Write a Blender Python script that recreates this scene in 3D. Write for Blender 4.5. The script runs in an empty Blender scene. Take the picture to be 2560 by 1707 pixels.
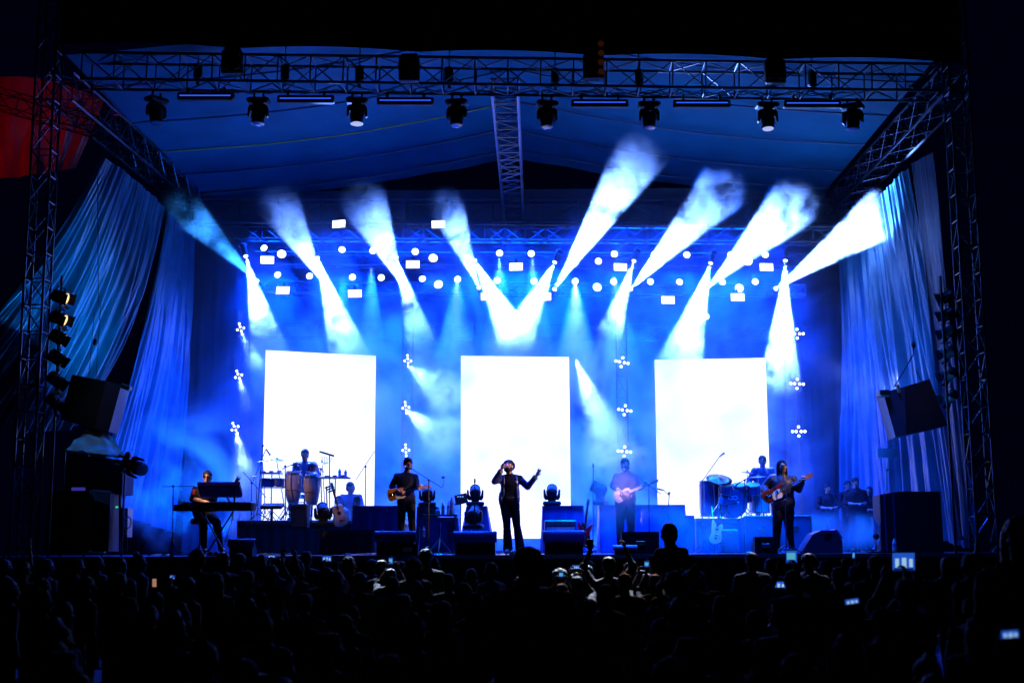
import bpy, math, random
from mathutils import Vector, Matrix, noise
rnd = random.Random(7)
sc = bpy.context.scene
COL = sc.collection
def R(a): return math.radians(a)
V = Vector

# ------------------------------------------------------------------ camera
F = 3270.0; HZ = 1372.0; VX = 1325.0         # focal length in photo pixels, horizon row, depth vanishing column
cd = bpy.data.cameras.new('camera'); cam = bpy.data.objects.new('camera', cd); COL.objects.link(cam); sc.camera = cam
cd.sensor_width = 36; cd.lens = F/2560*36; cd.clip_start = .1; cd.clip_end = 600
pitch = math.atan((HZ-853.5)/F); yaw = math.atan((VX-1280)/F*math.cos(pitch))
cam.matrix_world = Matrix.Translation((0, 0, 1.68)) @ Matrix.Rotation(yaw, 4, 'Z') @ Matrix.Rotation(math.pi/2+pitch, 4, 'X') @ Matrix.Rotation(R(-.25), 4, 'Z')
cd.dof.use_dof = True; cd.dof.focus_distance = 25.5; cd.dof.aperture_fstop = 2.4
CM = cam.matrix_world.copy(); C3 = CM.to_3x3(); CO = CM.translation
def at(px, py, Y):
    """world point seen at a pixel of the 2560x1707 photograph on the plane y = Y"""
    d = C3 @ V(((px-1280)/F, (853.5-py)/F, -1))
    return CO + d*((Y-CO.y)/d.y)
FLOOR = 1.58                                   # top of the stage deck

# ------------------------------------------------------------------ world and render settings
w = bpy.data.worlds.new('World'); sc.world = w; w.use_nodes = True
w.node_tree.nodes['Background'].inputs[0].default_value = (0.0, .0003, .0036, 1)   # night sky, no sun
w.node_tree.nodes['Background'].inputs[1].default_value = 1.0
sc.view_settings.view_transform = 'Standard'; sc.view_settings.look = 'None'; sc.view_settings.exposure = 0; sc.view_settings.gamma = 1
cy = sc.cycles
cy.use_denoising = True; cy.volume_step_rate = 2.2; cy.volume_max_steps = 96; cy.volume_bounces = 0
cy.max_bounces = 4; cy.diffuse_bounces = 2; cy.glossy_bounces = 2; cy.transmission_bounces = 3; cy.transparent_max_bounces = 12
cy.sample_clamp_indirect = 4; cy.use_light_tree = True; cy.caustics_reflective = False; cy.caustics_refractive = False

# ------------------------------------------------------------------ stage lighting (lamps of the show and added fills)
def aim(o, tgt): o.rotation_euler = (V(tgt)-o.location).to_track_quat('-Z', 'Y').to_euler()
def spot(loc, tgt, e, c, ang, blend=.6, r=.06, name='spot_light'):
    l = bpy.data.lights.new(name, 'SPOT'); l.energy = e; l.color = c; l.spot_size = R(ang); l.spot_blend = blend; l.shadow_soft_size = r
    o = bpy.data.objects.new(name, l); COL.objects.link(o); o.location = V(loc); aim(o, tgt); return o
def area(loc, tgt, sx, sy, e, c, spr=125, name='wash_light'):
    l = bpy.data.lights.new(name, 'AREA'); l.shape = 'RECTANGLE'; l.size = sx; l.size_y = sy; l.energy = e; l.color = c; l.spread = R(spr)
    o = bpy.data.objects.new(name, l); COL.objects.link(o); o.location = V(loc); aim(o, tgt); return o
area((3.2, 22.6, 9.6), (3.4, 26.4, 2), 6, .5, 420, (0, .10, 1), 62)            # added blue front fill, right half
BLUE = (0, .07, 1); AZUR = (0, .22, 1); WARM = (1, .62, .36)
area((-.3, 31.0, 8.25), (-.3, 30.2, 0), 13.5, .6, 10500, (0, .05, 1), 110)
area((-.3, 31.1, 9.35), (-.3, 30.2, 0), 13, .6, 5600, (0, .04, 1), 120)            # blue battens on the lighting trusses
area((-.3, 30.0, 1.75), (-.3, 33.5, 4.0), 11, .4, 3000, (0, .07, 1), 60)          # floor battens behind the risers
area((-.3, 26.2, 9.6), (-.3, 26.6, 0), 11, .6, 800, (0, .09, 1), 70)            # added blue top fill to rim the stage front
for x, tx, ty, e in ((-4.4, -4.2, 25.2, 1500), (-1.6, -1.2, 25.6, 420), (2.6, 1.6, 25.2, 700), (4.9, 5.6, 25.0, 1900)):
    spot((x, 26.0, 3.2), (tx, ty, 11.2), e*.55, (0, .22, 1), 54, 1)              # up-light on the roof cloth
spot((-4.8, 25.6, 3.2), (-9.0, 25.8, 6.4), 3600, (0, .28, 1), 40, 1)        # side drapes
spot((-4.8, 27.8, 2.6), (-8.4, 30.0, 7.0), 1100, (0, .18, 1), 50, .9)
spot((4.6, 26.0, 3.0), (7.9, 28.2, 6.0), 1900, (.03, .16, 1), 50, .9)
spot((4.8, 28.0, 6.4), (7.6, 29.0, 5.2), 1800, (.2, .28, 1), 20, .9)
spot((-11.8, 23.0, 5.5), (-9.7, 25.4, 10.9), 420, (1, .0, .004), 34, 1)      # red light on the wing cloth
spot((5.6, 24.6, 2.4), (8.35, 23.6, 6.4), 1100, (.02, .25, 1), 62, .9)         # added blue fill to bring out the right tower
spot((-6.2, 24.6, 2.4), (-9.2, 23.6, 6.0), 700, (.02, .25, 1), 62, .9)        # added blue fill to bring out the left tower
area((3.4, 25.6, 5.2), (3.4, 25.7, 1.6), 5.5, .4, 520, (0, .09, 1), 60)       # added low blue fill over the right half of the floor
# ------------------------------------------------------------------ materials
MATS = {}
def mat(name, c, rough=.6, metal=0., var=.18, scale=9., bump=0., emit=0., ec=None, spec=None, sheen=0., alpha=None, trans=0.):
    if name in MATS: return MATS[name]
    m = bpy.data.materials.new(name); m.use_nodes = True; nt = m.node_tree; p = nt.nodes['Principled BSDF']
    p.inputs['Roughness'].default_value = rough; p.inputs['Metallic'].default_value = metal
    p.inputs['Base Color'].default_value = (*c, 1)
    if spec is not None: p.inputs['Specular IOR Level'].default_value = spec
    if sheen: p.inputs['Sheen Weight'].default_value = sheen
    if trans: p.inputs['Transmission Weight'].default_value = trans
    if emit:
        p.inputs['Emission Color'].default_value = (*(ec or c), 1); p.inputs['Emission Strength'].default_value = emit
    if var or bump:
        tc = nt.nodes.new('ShaderNodeTexCoord'); n = nt.nodes.new('ShaderNodeTexNoise')
        n.inputs['Scale'].default_value = scale; n.inputs['Detail'].default_value = 5
        nt.links.new(tc.outputs['Object'], n.inputs['Vector'])
        if var:
            mx = nt.nodes.new('ShaderNodeMix'); mx.data_type = 'RGBA'
            mx.inputs[6].default_value = (*[v*(1-var) for v in c], 1); mx.inputs[7].default_value = (*[min(1, v*(1+var)) for v in c], 1)
            nt.links.new(n.outputs['Fac'], mx.inputs[0]); nt.links.new(mx.outputs[2], p.inputs['Base Color'])
        if bump:
            b = nt.nodes.new('ShaderNodeBump'); b.inputs['Strength'].default_value = bump; b.inputs['Distance'].default_value = .02
            nt.links.new(n.outputs['Fac'], b.inputs['Height']); nt.links.new(b.outputs[0], p.inputs['Normal'])
    MATS[name] = m
    return m
ALU = mat('truss aluminium', (.10, .105, .12), .34, .9)
REARM = mat('dimmed rear truss', (.07, .075, .085), .4, .8)  # truss metal darkened, the dimness of the rear is in the colour
STEEL = mat('chrome steel', (.6, .6, .62), .22, 1.)
BLKM = mat('black metal', (.012, .012, .014), .45, spec=.4)
BLKP = mat('black plastic', (.008, .008, .010), .6, spec=.25)
BLKC = mat('black cloth', (.012, .012, .016), .85, bump=.4, scale=5)
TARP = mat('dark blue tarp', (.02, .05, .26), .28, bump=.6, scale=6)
PALETARP = mat('pale tarp', (.42, .5, .6), .35, bump=1, scale=5)
DECK = mat('stage deck', (.05, .05, .055), .33, var=.4, scale=3, bump=.15)
ROOF = mat('roof cloth', (.007, .075, .115), .65, var=.45, scale=1.1, bump=.45, spec=.1)
DRAPE = mat('shiny drape', (.04, .14, .2), .27, var=.6, scale=1.6, bump=.5, spec=.65)
WINGRED = mat('wing cloth', (.4, .36, .36), .7, var=.5, scale=1.6)
SKIN = mat('skin', (.42, .22, .14), .5, var=.12, scale=20)
SKIN2 = mat('tanned skin', (.36, .18, .11), .5, var=.12, scale=20)
HAIR = mat('black hair', (.009, .007, .006), .6, var=.5, scale=60, bump=.6, spec=.2)
HAIRB = mat('brown hair', (.09, .045, .02), .45, var=.5, scale=60, bump=.6)
WHITE = mat('white enamel', (.8, .8, .8), .35)
WOOD = mat('amber wood', (.42, .17, .05), .28, var=.45, scale=5)
MAPLE = mat('maple wood', (.62, .38, .18), .35, var=.25, scale=8)
ROSE = mat('dark fretboard', (.04, .022, .015), .5)
CONGA = mat('conga wood', (.24, .18, .19), .22, var=.3, scale=5, spec=.8)
def emis(name, c, s, sample=True):
    if name in MATS: return MATS[name]
    m = bpy.data.materials.new(name); m.use_nodes = True; nt = m.node_tree; nt.nodes.clear()
    e = nt.nodes.new('ShaderNodeEmission'); e.inputs[0].default_value = (*c, 1); e.inputs[1].default_value = s
    o = nt.nodes.new('ShaderNodeOutputMaterial'); nt.links.new(e.outputs[0], o.inputs[0])
    if not sample: m.cycles.emission_sampling = 'NONE'
    MATS[name] = m; return m
LENS = emis('lit lens', (.75, .88, 1), 6, False)
PANEL = emis('lit strobe panel', (.9, .95, 1), 3.2, False)
SCREEN = emis('led wall picture', (.93, .96, 1), 1.6, False)
DIM = emis('dim led strip', (.03, .12, 1), .9, False)

# ------------------------------------------------------------------ mesh helpers
class MB:
    """collects shapes for ONE mesh object; o is the origin subtracted on build"""
    def __init__(s, o=(0, 0, 0)): s.v = []; s.f = []; s.o = V(o)
    def add(s, vs, fs):
        b = len(s.v); s.v += [V(x) for x in vs]; s.f += [tuple(b+i for i in f) for f in fs]; return s
    def box(s, c, size, rot=None, taper=1., bev=0.):
        c = V(c); x, y, z = [k/2 for k in size]
        if bev:
            b = min(bev, x*.9, y*.9, z*.9); vs = []
            for sz in (-1, 1):
                for (dx, dy) in ((x-b, y), (x, y-b)):
                    pass
            ring = [(x-b, -y), (x, -y+b), (x, y-b), (x-b, y), (-x+b, y), (-x, y-b), (-x, -y+b), (-x+b, -y)]
            inn = [(a*(x-b)/x, q*(y-b)/y) for a, q in ring]
            lv = [(inn, -z, 1), (ring, -z+b, 1), (ring, z-b, taper), (inn, z, taper)]
            for rg, zz, t in lv: vs += [V((a*t, q*t, zz)) for a, q in rg]
            fs = [tuple(range(7, -1, -1)), tuple(range(24, 32))]
            for l in range(3):
                for i in range(8): fs.append((l*8+i, l*8+(i+1) % 8, l*8+8+(i+1) % 8, l*8+8+i))
        else:
            vs = [V((sx*x*(taper if sz > 0 else 1), sy*y*(taper if sz > 0 else 1), sz*z)) for sz in (-1, 1) for sx, sy in ((-1, -1), (1, -1), (1, 1), (-1, 1))]
            fs = [(3, 2, 1, 0), (4, 5, 6, 7), (0, 1, 5, 4), (1, 2, 6, 5), (2, 3, 7, 6), (3, 0, 4, 7)]
        if rot is not None: vs = [rot @ q for q in vs]
        return s.add([c+q for q in vs], fs)
    def cyl(s, p0, p1, r0, r1=None, n=8):
        p0 = V(p0); p1 = V(p1); r1 = r0 if r1 is None else r1
        d = (p1-p0)
        if d.length < 1e-6: return s
        q = d.to_track_quat('Z', 'Y').to_matrix()
        vs = [p0+q @ V((r0*math.cos(i*2*math.pi/n), r0*math.sin(i*2*math.pi/n), 0)) for i in range(n)]
        vs += [p1+q @ V((r1*math.cos(i*2*math.pi/n), r1*math.sin(i*2*math.pi/n), 0)) for i in range(n)]
        return s.add(vs, [tuple(range(n-1, -1, -1)), tuple(range(n, 2*n))]+[(i, (i+1) % n, n+(i+1) % n, n+i) for i in range(n)])
    def tube(s, pts, r, n=6):
        pts = [V(p) for p in pts]; m = len(pts); vs = []
        for k, p in enumerate(pts):
            d = (pts[min(k+1, m-1)]-pts[max(k-1, 0)]); q = d.to_track_quat('Z', 'Y').to_matrix()
            rr = r[k] if isinstance(r, (list, tuple)) else r
            vs += [p+q @ V((rr*math.cos(i*2*math.pi/n), rr*math.sin(i*2*math.pi/n), 0)) for i in range(n)]
        fs = [tuple(range(n-1, -1, -1)), tuple(range((m-1)*n, m*n))]
        for k in range(m-1): fs += [(k*n+i, k*n+(i+1) % n, (k+1)*n+(i+1) % n, (k+1)*n+i) for i in range(n)]
        return s.add(vs, fs)
    def ell(s, c, r, rot=None, n=16, h=10):
        c = V(c); r = (r, r, r) if not hasattr(r, '__len__') else r
        vs = [V((0, 0, -r[2]))]
        for j in range(1, h):
            t = -math.pi/2+math.pi*j/h
            vs += [V((r[0]*math.cos(t)*math.cos(i*2*math.pi/n), r[1]*math.cos(t)*math.sin(i*2*math.pi/n), r[2]*math.sin(t))) for i in range(n)]
        vs.append(V((0, 0, r[2])))
        fs = [(0, 1+(i+1) % n, 1+i) for i in range(n)]
        for j in range(h-2): fs += [(1+j*n+i, 1+j*n+(i+1) % n, 1+(j+1)*n+(i+1) % n, 1+(j+1)*n+i) for i in range(n)]
        L = len(vs)-1; b = 1+(h-2)*n
        fs += [(b+i, b+(i+1) % n, L) for i in range(n)]
        if rot is not None: vs = [rot @ q for q in vs]
        return s.add([c+q for q in vs], fs)
    def lathe(s, prof, c=(0, 0, 0), rot=None, n=20):
        """closed solid of revolution about local z; prof = [(r, z), ...] bottom to top"""
        c = V(c); vs = []; m = len(prof)
        for r_, z_ in prof: vs += [V((r_*math.cos(i*2*math.pi/n), r_*math.sin(i*2*math.pi/n), z_)) for i in range(n)]
        fs = [tuple(range(n-1, -1, -1)), tuple(range((m-1)*n, m*n))]
        for k in range(m-1): fs += [(k*n+i, k*n+(i+1) % n, (k+1)*n+(i+1) % n, (k+1)*n+i) for i in range(n)]
        if rot is not None: vs = [rot @ q for q in vs]
        return s.add([c+q for q in vs], fs)
    def prism(s, poly, z0, z1, M=None):
        """outline in local xy, extruded z0..z1, by matrix M; small bevel"""
        n = len(poly); cx = sum(p[0] for p in poly)/n; cyy = sum(p[1] for p in poly)/n
        t = abs(z1-z0)*.18; k = lambda p, f: (cx+(p[0]-cx)*f, cyy+(p[1]-cyy)*f)
        lv = [([k(p, .96) for p in poly], z0), (poly, z0+t), (poly, z1-t), ([k(p, .96) for p in poly], z1)]
        vs = [V((p[0], p[1], z)) for rg, z in lv for p in rg]
        if M is not None: vs = [M @ q for q in vs]
        fs = [tuple(range(n-1, -1, -1)), tuple(range(3*n, 4*n))]
        for l in range(3): fs += [(l*n+i, l*n+(i+1) % n, (l+1)*n+(i+1) % n, (l+1)*n+i) for i in range(n)]
        return s.add(vs, fs)
    def mesh(s, name):
        me = bpy.data.meshes.new(name); me.from_pydata([tuple(q-s.o) for q in s.v], [], s.f); me.update(); return me
    def build(s, name, m, parent=None, smooth=False, kind=None):
        me = s.mesh(name); me.materials.append(m)
        if smooth: me.polygons.foreach_set('use_smooth', [True]*len(me.polygons))
        o = bpy.data.objects.new(name, me); COL.objects.link(o)
        if parent is not None: o.parent = parent
        else: o.location = s.o
        if kind: o['kind'] = kind
        return o
def tag(o, label=None, cat=None, group=None, kind=None):
    if label: o['label'] = label
    if cat: o['category'] = cat
    if group: o['group'] = group
    if kind: o['kind'] = kind
    return o
def thing(name, label, cat, loc=(0, 0, 0), rz=0, group=None):
    o = bpy.data.objects.new(name, None); COL.objects.link(o); o.empty_display_size = .1
    o.location = V(loc); o.rotation_euler = (0, 0, rz)
    return tag(o, label, cat, group)
def copy_tree(o, parent=None):
    c = o.copy(); COL.objects.link(c)
    if parent is not None: c.parent = parent
    for ch in list(KIDS.get(o.name, [])) or [k for k in o.children]: copy_tree(ch, c)
    return c
KIDS = {}
def place(proto, first, loc, rot=None, label=None, group=None, scale=None):
    """the prototype itself for the first, copies after that"""
    o = proto if first else copy_tree(proto)
    o.location = V(loc)
    if rot is not None: o.rotation_euler = rot
    if label: o['label'] = label
    if group: o['group'] = group
    if scale: o.scale = (scale,)*3 if not hasattr(scale, '__len__') else scale
    return o
def nsub(me, amp, sc_, seed=0):
    """push the vertices of a mesh along their normals by noise: creases and dents"""
    nn = [v_.normal.copy() for v_ in me.vertices]; co = []
    for v_, n_ in zip(me.vertices, nn):
        p = v_.co*sc_+V((seed, seed*1.7, 0)); co.extend(v_.co+n_*(noise.noise(p)*amp+noise.noise(p*2.7)*amp*.5))
    me.vertices.foreach_set('co', co); me.update()
TS = bpy.data.scenes.new('workbench')
def bake(mb, name, m, parent, voxel=.009, smooth=2, amp=0., ns=14, seed=0):
    """fuse overlapping shapes into one continuous surface (voxel remesh), then smooth"""
    me = mb.mesh('tmp'); o = bpy.data.objects.new('tmp', me); TS.collection.objects.link(o)
    r_ = o.modifiers.new('r', 'REMESH'); r_.mode = 'VOXEL'; r_.voxel_size = voxel; r_.use_smooth_shade = True
    if smooth: s_ = o.modifiers.new('s', 'SMOOTH'); s_.iterations = smooth; s_.factor = .5
    TS.view_layers[0].update(); dg = TS.view_layers[0].depsgraph; nm = bpy.data.meshes.new_from_object(o.evaluated_get(dg), depsgraph=dg)
    bpy.data.objects.remove(o); bpy.data.meshes.remove(me)
    if amp: nsub(nm, amp, ns, seed)
    nm.name = name; nm.materials.clear(); nm.materials.append(m); nm.polygons.foreach_set('use_smooth', [True]*len(nm.polygons))
    b = bpy.data.objects.new(name, nm); COL.objects.link(b); b.parent = parent
    return b
def crv(pts, n=6, closed=True):
    """Catmull-Rom through 2-D points"""
    out = []; m = len(pts); rg = range(m) if closed else range(m-1)
    for i in rg:
        p = [pts[(i+k) % m] if closed else pts[max(0, min(m-1, i+k))] for k in (-1, 0, 1, 2)]
        for j in range(n):
            t = j/n
            out.append(tuple(.5*((2*p[1][a])+(-p[0][a]+p[2][a])*t+(2*p[0][a]-5*p[1][a]+4*p[2][a]-p[3][a])*t*t+(-p[0][a]+3*p[1][a]-3*p[2][a]+p[3][a])*t**3) for a in range(len(pts[0]))))
    if not closed: out.append(tuple(pts[-1]))
    return out

# ------------------------------------------------------------------ the setting
def struct(mb, name, m, label=None):
    o = mb.build(name, m); tag(o, label, None, None, 'structure'); return o
struct(MB().add([(-150, -30, 0), (150, -30, 0), (150, 250, 0), (-150, 250, 0)], [(0, 1, 2, 3)]), 'ground', mat('asphalt', (.02, .02, .022), .9, scale=.7), 'dark ground of the concert field')
XL, XR = -11.5, 10.6
struct(MB().box(((XL+XR)/2, 28.9, FLOOR-.06), (XR-XL, 10.9, .12)), 'stage_floor', DECK, 'dark stage deck')
fas = thing('stage_front', 'black clad front wall of the stage below its bright edge', 'stage front', (0, 23.4, 0))
mb = MB((0, 23.4, 0))
n = 220
vs = []; 
for i in range(n+1):
    x = XL+(XR-XL)*i/n; yy = 23.47-.03*math.sin(i*1.1)-.02*math.sin(i*2.7)
    vs += [(x, yy, .0), (x, yy, FLOOR-.13)]
mb.add(vs, [(2*i, 2*i+2, 2*i+3, 2*i+1) for i in range(n)]).build('skirt_cloth', BLKC, fas)
MB((0, 23.4, 0)).box(((XL+XR)/2, 23.42, FLOOR-.035), (XR-XL, .05, .07)).build('edge_rail', mat('deck edge', (.2, .22, .3), .3, .7), fas)
# back curtain
def drape(name, label, cat, top, bot, m, nu=90, nv=16, amp=.10, freq=26, seed=1, bulge=0., group=None, bdir=(0, 1, 0)):
    rr = random.Random(seed); T = crv([tuple(p) for p in top], 8, False); B = crv([tuple(p) for p in bot], 8, False)
    def samp(L, u):
        k = u*(len(L)-1); i = min(int(k), len(L)-2); return V(L[i]).lerp(V(L[i+1]), k-i)
    ph = [(rr.uniform(.5, 1.6)*freq, rr.uniform(0, 6.28), rr.uniform(.4, 1)) for _ in range(5)]
    org = V(samp(T, .5)); mb = MB(org); vs = []; bd = V(bdir)
    for j in range(nv+1):
        v_ = j/nv
        for i in range(nu+1):
            u = i/nu; a = samp(T, u); b = samp(B, u); p = a.lerp(b, v_)
            t_ = (samp(T, min(1, u+.02))-samp(T, max(0, u-.02))).normalized(); nrm = t_.cross((b-a).normalized())
            d = sum(q*math.sin(f_*u+o_+v_*1.3*math.sin(o_)) for f_, o_, q in ph)/2.2 + .6*noise.noise(V((u*freq*.45, v_*1.2, seed)))
            fr = 1-abs(noise.noise(V((u*freq*.9+v_*.8*math.sin(u*7), v_*.5, seed+9))))*2.4
            d = d*.55+fr*.8+.35*noise.noise(V((u*freq*2.6, v_*2.5, seed+3)))
            d += .45*noise.noise(V((u*freq*1.5+v_*1.5, v_*1.6, seed+5)))+.3*(1-abs(noise.noise(V((u*freq*.8-v_*1.2, v_*1.2, seed+7))))*3)
            p = p+nrm*(amp*d*(.45+.75*v_))+bd*(bulge*math.sin(v_*math.pi))
            vs.append(p)
    fs = [(j*(nu+1)+i, j*(nu+1)+i+1, (j+1)*(nu+1)+i+1, (j+1)*(nu+1)+i) for j in range(nv) for i in range(nu)]
    o = mb.add(vs, fs).build(name, m, smooth=True); tag(o, label, cat, group); return o
drape('backdrop_curtain', 'black backdrop curtain across the whole rear of the stage', 'curtain', [(-9, 34.0, 11.2), (8.6, 34.0, 11.2)], [(-9, 34, 1.58), (8.6, 34, 1.58)], mat('backdrop cloth', (.04, .045, .06), .8), nu=200, freq=60, amp=.06)

# roof: two sloping cloth sides, ridge above the centre truss
RX = -.4; EL = at(185, 124, 23.5).x-.15; ER = at(2345, 160, 23.5).x+.15
roof = thing('tent_roof', 'blue-lit tent roof cloth sloping from the centre ridge to both sides', 'roof', (RX, 23.6, 12.1))
for side, ex in ((-1, EL), (1, ER)):
    mb = MB((RX, 23.6, 12.1)); nu, nv = 40, 40; vs = []
    for j in range(nv+1):
        for i in range(nu+1):
            u = i/nu; v_ = j/nv
            vs.append((RX+(ex-RX)*u, 23.5+10.6*v_, 12.1-1.15*u-.10*math.sin(u*math.pi)*(1+.5*math.cos(v_*math.pi*8))+.03*noise.noise(V((u*9, v_*4, side)))))
    fs = [(j*(nu+1)+i, j*(nu+1)+i+1, (j+1)*(nu+1)+i+1, (j+1)*(nu+1)+i) for j in range(nv) for i in range(nu)]
    mb.add(vs, fs).build('roof_cloth', ROOF, roof, smooth=True)
    for k, yy in enumerate((25.3, 27.4, 29.6, 31.6, 33.2)):
        col = mat('yellow strap', (.3, .26, .05), .7) if k == 2 and side < 0 else mat('grey strap', (.05, .06, .09), .7)
        pts = [V((RX+(ex-RX)*q/10, yy+.1*math.sin(k*2+side), 12.1-1.15*q/10-.22*math.sin(q/10*math.pi)-.01)) for q in range(11)]
        MB((RX, 23.6, 12.1)).tube(pts, .022, 5).build('roof_strap', col, roof)
fb = thing('front_banner', 'black cloth fascia hanging above the front lighting truss', 'banner', (RX, 23.3, 10.8))
L = at(150, 112, 23.42); Rr = at(2400, 158, 23.42); mb = MB((RX, 23.3, 10.8)); vs = []
for i in range(81):
    u = i/80; x = L.x+(Rr.x-L.x)*u; z = L.z+(Rr.z-L.z)*u
    vs += [(x, 23.42, z+.07*abs(math.sin(u*math.pi*5))), (x, 23.4-.03*math.sin(i), 13.4)]
mb.add(vs, [(2*i, 2*i+2, 2*i+3, 2*i+1) for i in range(80)]).build('banner_cloth', BLKC, fb)

# trusses
def truss(name, label, p0, p1, w_=.5, h=.5, bay=.6, up=(0, 0, 1), r=.024, m=None, group=None, cat='truss', rb=.012, faces=(0, 1, 2, 3), m2=None):
    p0 = V(p0); p1 = V(p1); d = (p1-p0).normalized(); up = V(up); s = d.cross(up).normalized(); u = s.cross(d).normalized(); m = m or ALU
    t = thing(name, label, cat, p0, 0, group); L_ = (p1-p0).length; n_ = max(2, round(L_/bay))
    cs = [s*(a*w_/2)+u*(b*h/2) for a, b in ((-1, -1), (1, -1), (1, 1), (-1, 1))]
    for c in cs: MB(p0).cyl(p0+c, p1+c, r, n=7).build('chord', m, t, smooth=False)
    for k in faces:
        a, b = cs[k], cs[(k+1) % 4]; mb = MB(p0)
        for i in range(n_):
            q0 = p0+d*(L_*i/n_); q1 = p0+d*(L_*(i+1)/n_)
            if k % 2 or True:
                if i % 2: mb.cyl(q0+a, q1+b, rb, n=5)
                else: mb.cyl(q0+b, q1+a, rb, n=5)
            mb.cyl(q0+a, q0+b, rb, n=5)
        mb.cyl(p1+a, p1+b, rb, n=5)
        mb.build('lattice', m2 or m, t)
    return t
zt = lambda px, py, Y: at(px, py, Y)
a0 = at(205, 131, 23.5); a1 = at(205, 196, 23.5); b0 = at(2345, 161, 23.5); b1 = at(2345, 226, 23.5)
FT0 = V((a0.x, 23.8, (a0.z+a1.z)/2)); FT1 = V((b0.x, 23.8, (b0.z+b1.z)/2))
truss('front_truss', 'long dark front lighting truss spanning the top of the stage', FT0, FT1, .58, .52, .62, m=mat('silhouette truss', (.035, .035, .04), .4, .8), r=.03, rb=.015)  # base colour darkened so the truss reads as a silhouette
ZT = 10.4
SL1 = at(484, 500, 33.4); SR1 = at(2092, 515, 33.4)
truss('side_truss', 'slanting roof truss along the left side above the torn drapes', (at(152, 152, 23.8).x, 23.8, ZT+.05), (SL1.x, 33.4, SL1.z), .5, .55, .55, r=.028, rb=.013)
truss('side_truss', 'roof truss along the right side above the straight drapes', (at(2392, 195, 23.8).x, 23.8, ZT), (SR1.x, 33.4, SR1.z), .5, .55, .55, r=.028, rb=.013)
RB = at(1285, 548, 33.3); RF = at(1262, 228, 24.2)
truss('ridge_truss', 'ladder-like centre truss running back under the roof ridge', (RF.x, 24.2, RF.z+.1), (RB.x, 33.3, RB.z+.1), .5, .3, .5, r=.03, rb=.014, m=mat('lit rail aluminium', (.34, .35, .4), .3, .8), m2=mat('shaded lattice aluminium', (.09, .095, .11), .35, .8))  # lit rails and shaded inside put into two metal colours
q0 = at(484, 530, 33.4); q1 = at(2092, 533, 33.4)
truss('rear_truss', 'dim high rear roof truss at the back of the stage', q0, q1, .5, .6, 1.1, r=.03, rb=.016, m=REARM)
for (x0, y0, x1, y1, Y, lab, hh) in ((500, 580, 2080, 590, 30.8, 'upper lighting truss holding the highest white panels', .38), (640, 650, 2010, 655, 31.4, 'middle lighting truss behind the crossing beams', .32),
                                (640, 722, 2010, 728, 31.6, 'lower lighting truss holding the second row of round lamps', .26), (600, 826, 2010, 836, 33.0, 'lowest rear truss just above the led screens', .34)):
    truss('lighting_truss', lab, at(x0, y0, Y), at(x1, y1, Y), .35, hh, .5, r=.02, rb=.011, m=REARM, group='trusses across the rear of the stage')
def tower(label, px, Y, w_, ytop, pxfoot):
    b = at(pxfoot, 1378, Y); zt_ = ytop
    t = truss('truss_tower', label, (b.x, Y, .25), (b.x, Y, zt_), w_, w_, .5, up=(0, 1, 0), r=.026, rb=.013, cat='tower')
    o = V((b.x, Y, .25))
    for sx in (-1, 1):
        MB(o).cyl((b.x+sx*w_/2, Y-.2, 1.9), (b.x+sx*(w_/2+.38), Y-.45, .0), .025, n=6).build('brace', ALU, t)
    MB(o).box((b.x, Y, .12), (w_+.3, w_+.3, .24), bev=.03).build('base', BLKM, t)
    return t
tower('left front truss tower carrying the warm side lamps', 0, 23.6, .36, 13.0, 58)
tower('right front truss tower beside the black speaker hang', 0, 23.6, .36, 13.0, 2461)
for px, lab in ((596, 'rear light pole left of the left screen'), (1016, 'rear light pole between left and middle screens'), (1562, 'rear light pole between middle and right screens'), (1994, 'rear light pole right of the right screen')):
    b = at(px, 1370, 30.4); tp = at(px, 780, 30.4)
    truss('light_pole', lab, (b.x, 30.4, FLOOR), (b.x, 30.4, tp.z), .24, .24, .5, up=(0, 1, 0), r=.012, rb=.007, cat='pole', group='slim poles holding the lamp clusters', faces=(0, 2))

# wing cloth, lit red, with its truss, top left
wc = [at(-60, 200, 26.5), at(120, 205, 26.5), at(245, 330, 27.5)]
drape('wing_cloth', 'red-lit cloth outside the roof at the top left', 'cloth', [at(-80, 195, 25.5), at(100, 195, 25.8), at(262, 250, 26.4)], [at(-80, 450, 25.5), at(60, 440, 25.8), at(190, 420, 26.4)], WINGRED, nu=60, nv=14, amp=.07, freq=14, seed=5)
truss('wing_truss', 'short truss crossing the red cloth at the top left', at(-60, 232, 24.6), at(240, 318, 25.6), .35, .35, .42, r=.02, rb=.012, m=mat('silhouette truss', (.035, .035, .04), .4, .8))
wp = [(1, 0), (0, 1)]

# side drapes
drape('side_drape', 'wide torn blue drape blown outward at the far left', 'drape', [at(262, 395, 25.2), at(330, 440, 27.0), at(418, 520, 29.6)], [at(-150, 960, 24.3), at(40, 1080, 25.0), at(225, 1060, 26.5)], DRAPE, 260, 24, .17, 30, 3, .25, bdir=(1, 0, 0))
drape('side_drape', 'narrower blue drape beside the left rear corner of the stage', 'drape', [at(428, 530, 30.0), at(455, 560, 31.3), at(490, 600, 32.6)], [at(250, 1240, 28.4), at(330, 1290, 30), at(430, 1330, 32.2)], DRAPE, 200, 24, .15, 26, 4, .1, bdir=(1, 0, 0))
drape('side_drape', 'tall blue drape hanging along the right side of the stage', 'drape', [at(2090, 600, 32.4), at(2165, 520, 29.8), at(2262, 420, 27.0)], [at(2112, 1300, 32.0), at(2260, 1330, 29.0), at(2415, 1370, 26.0)], DRAPE, 280, 24, .16, 34, 6, .05, bdir=(1, 0, 0))
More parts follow.
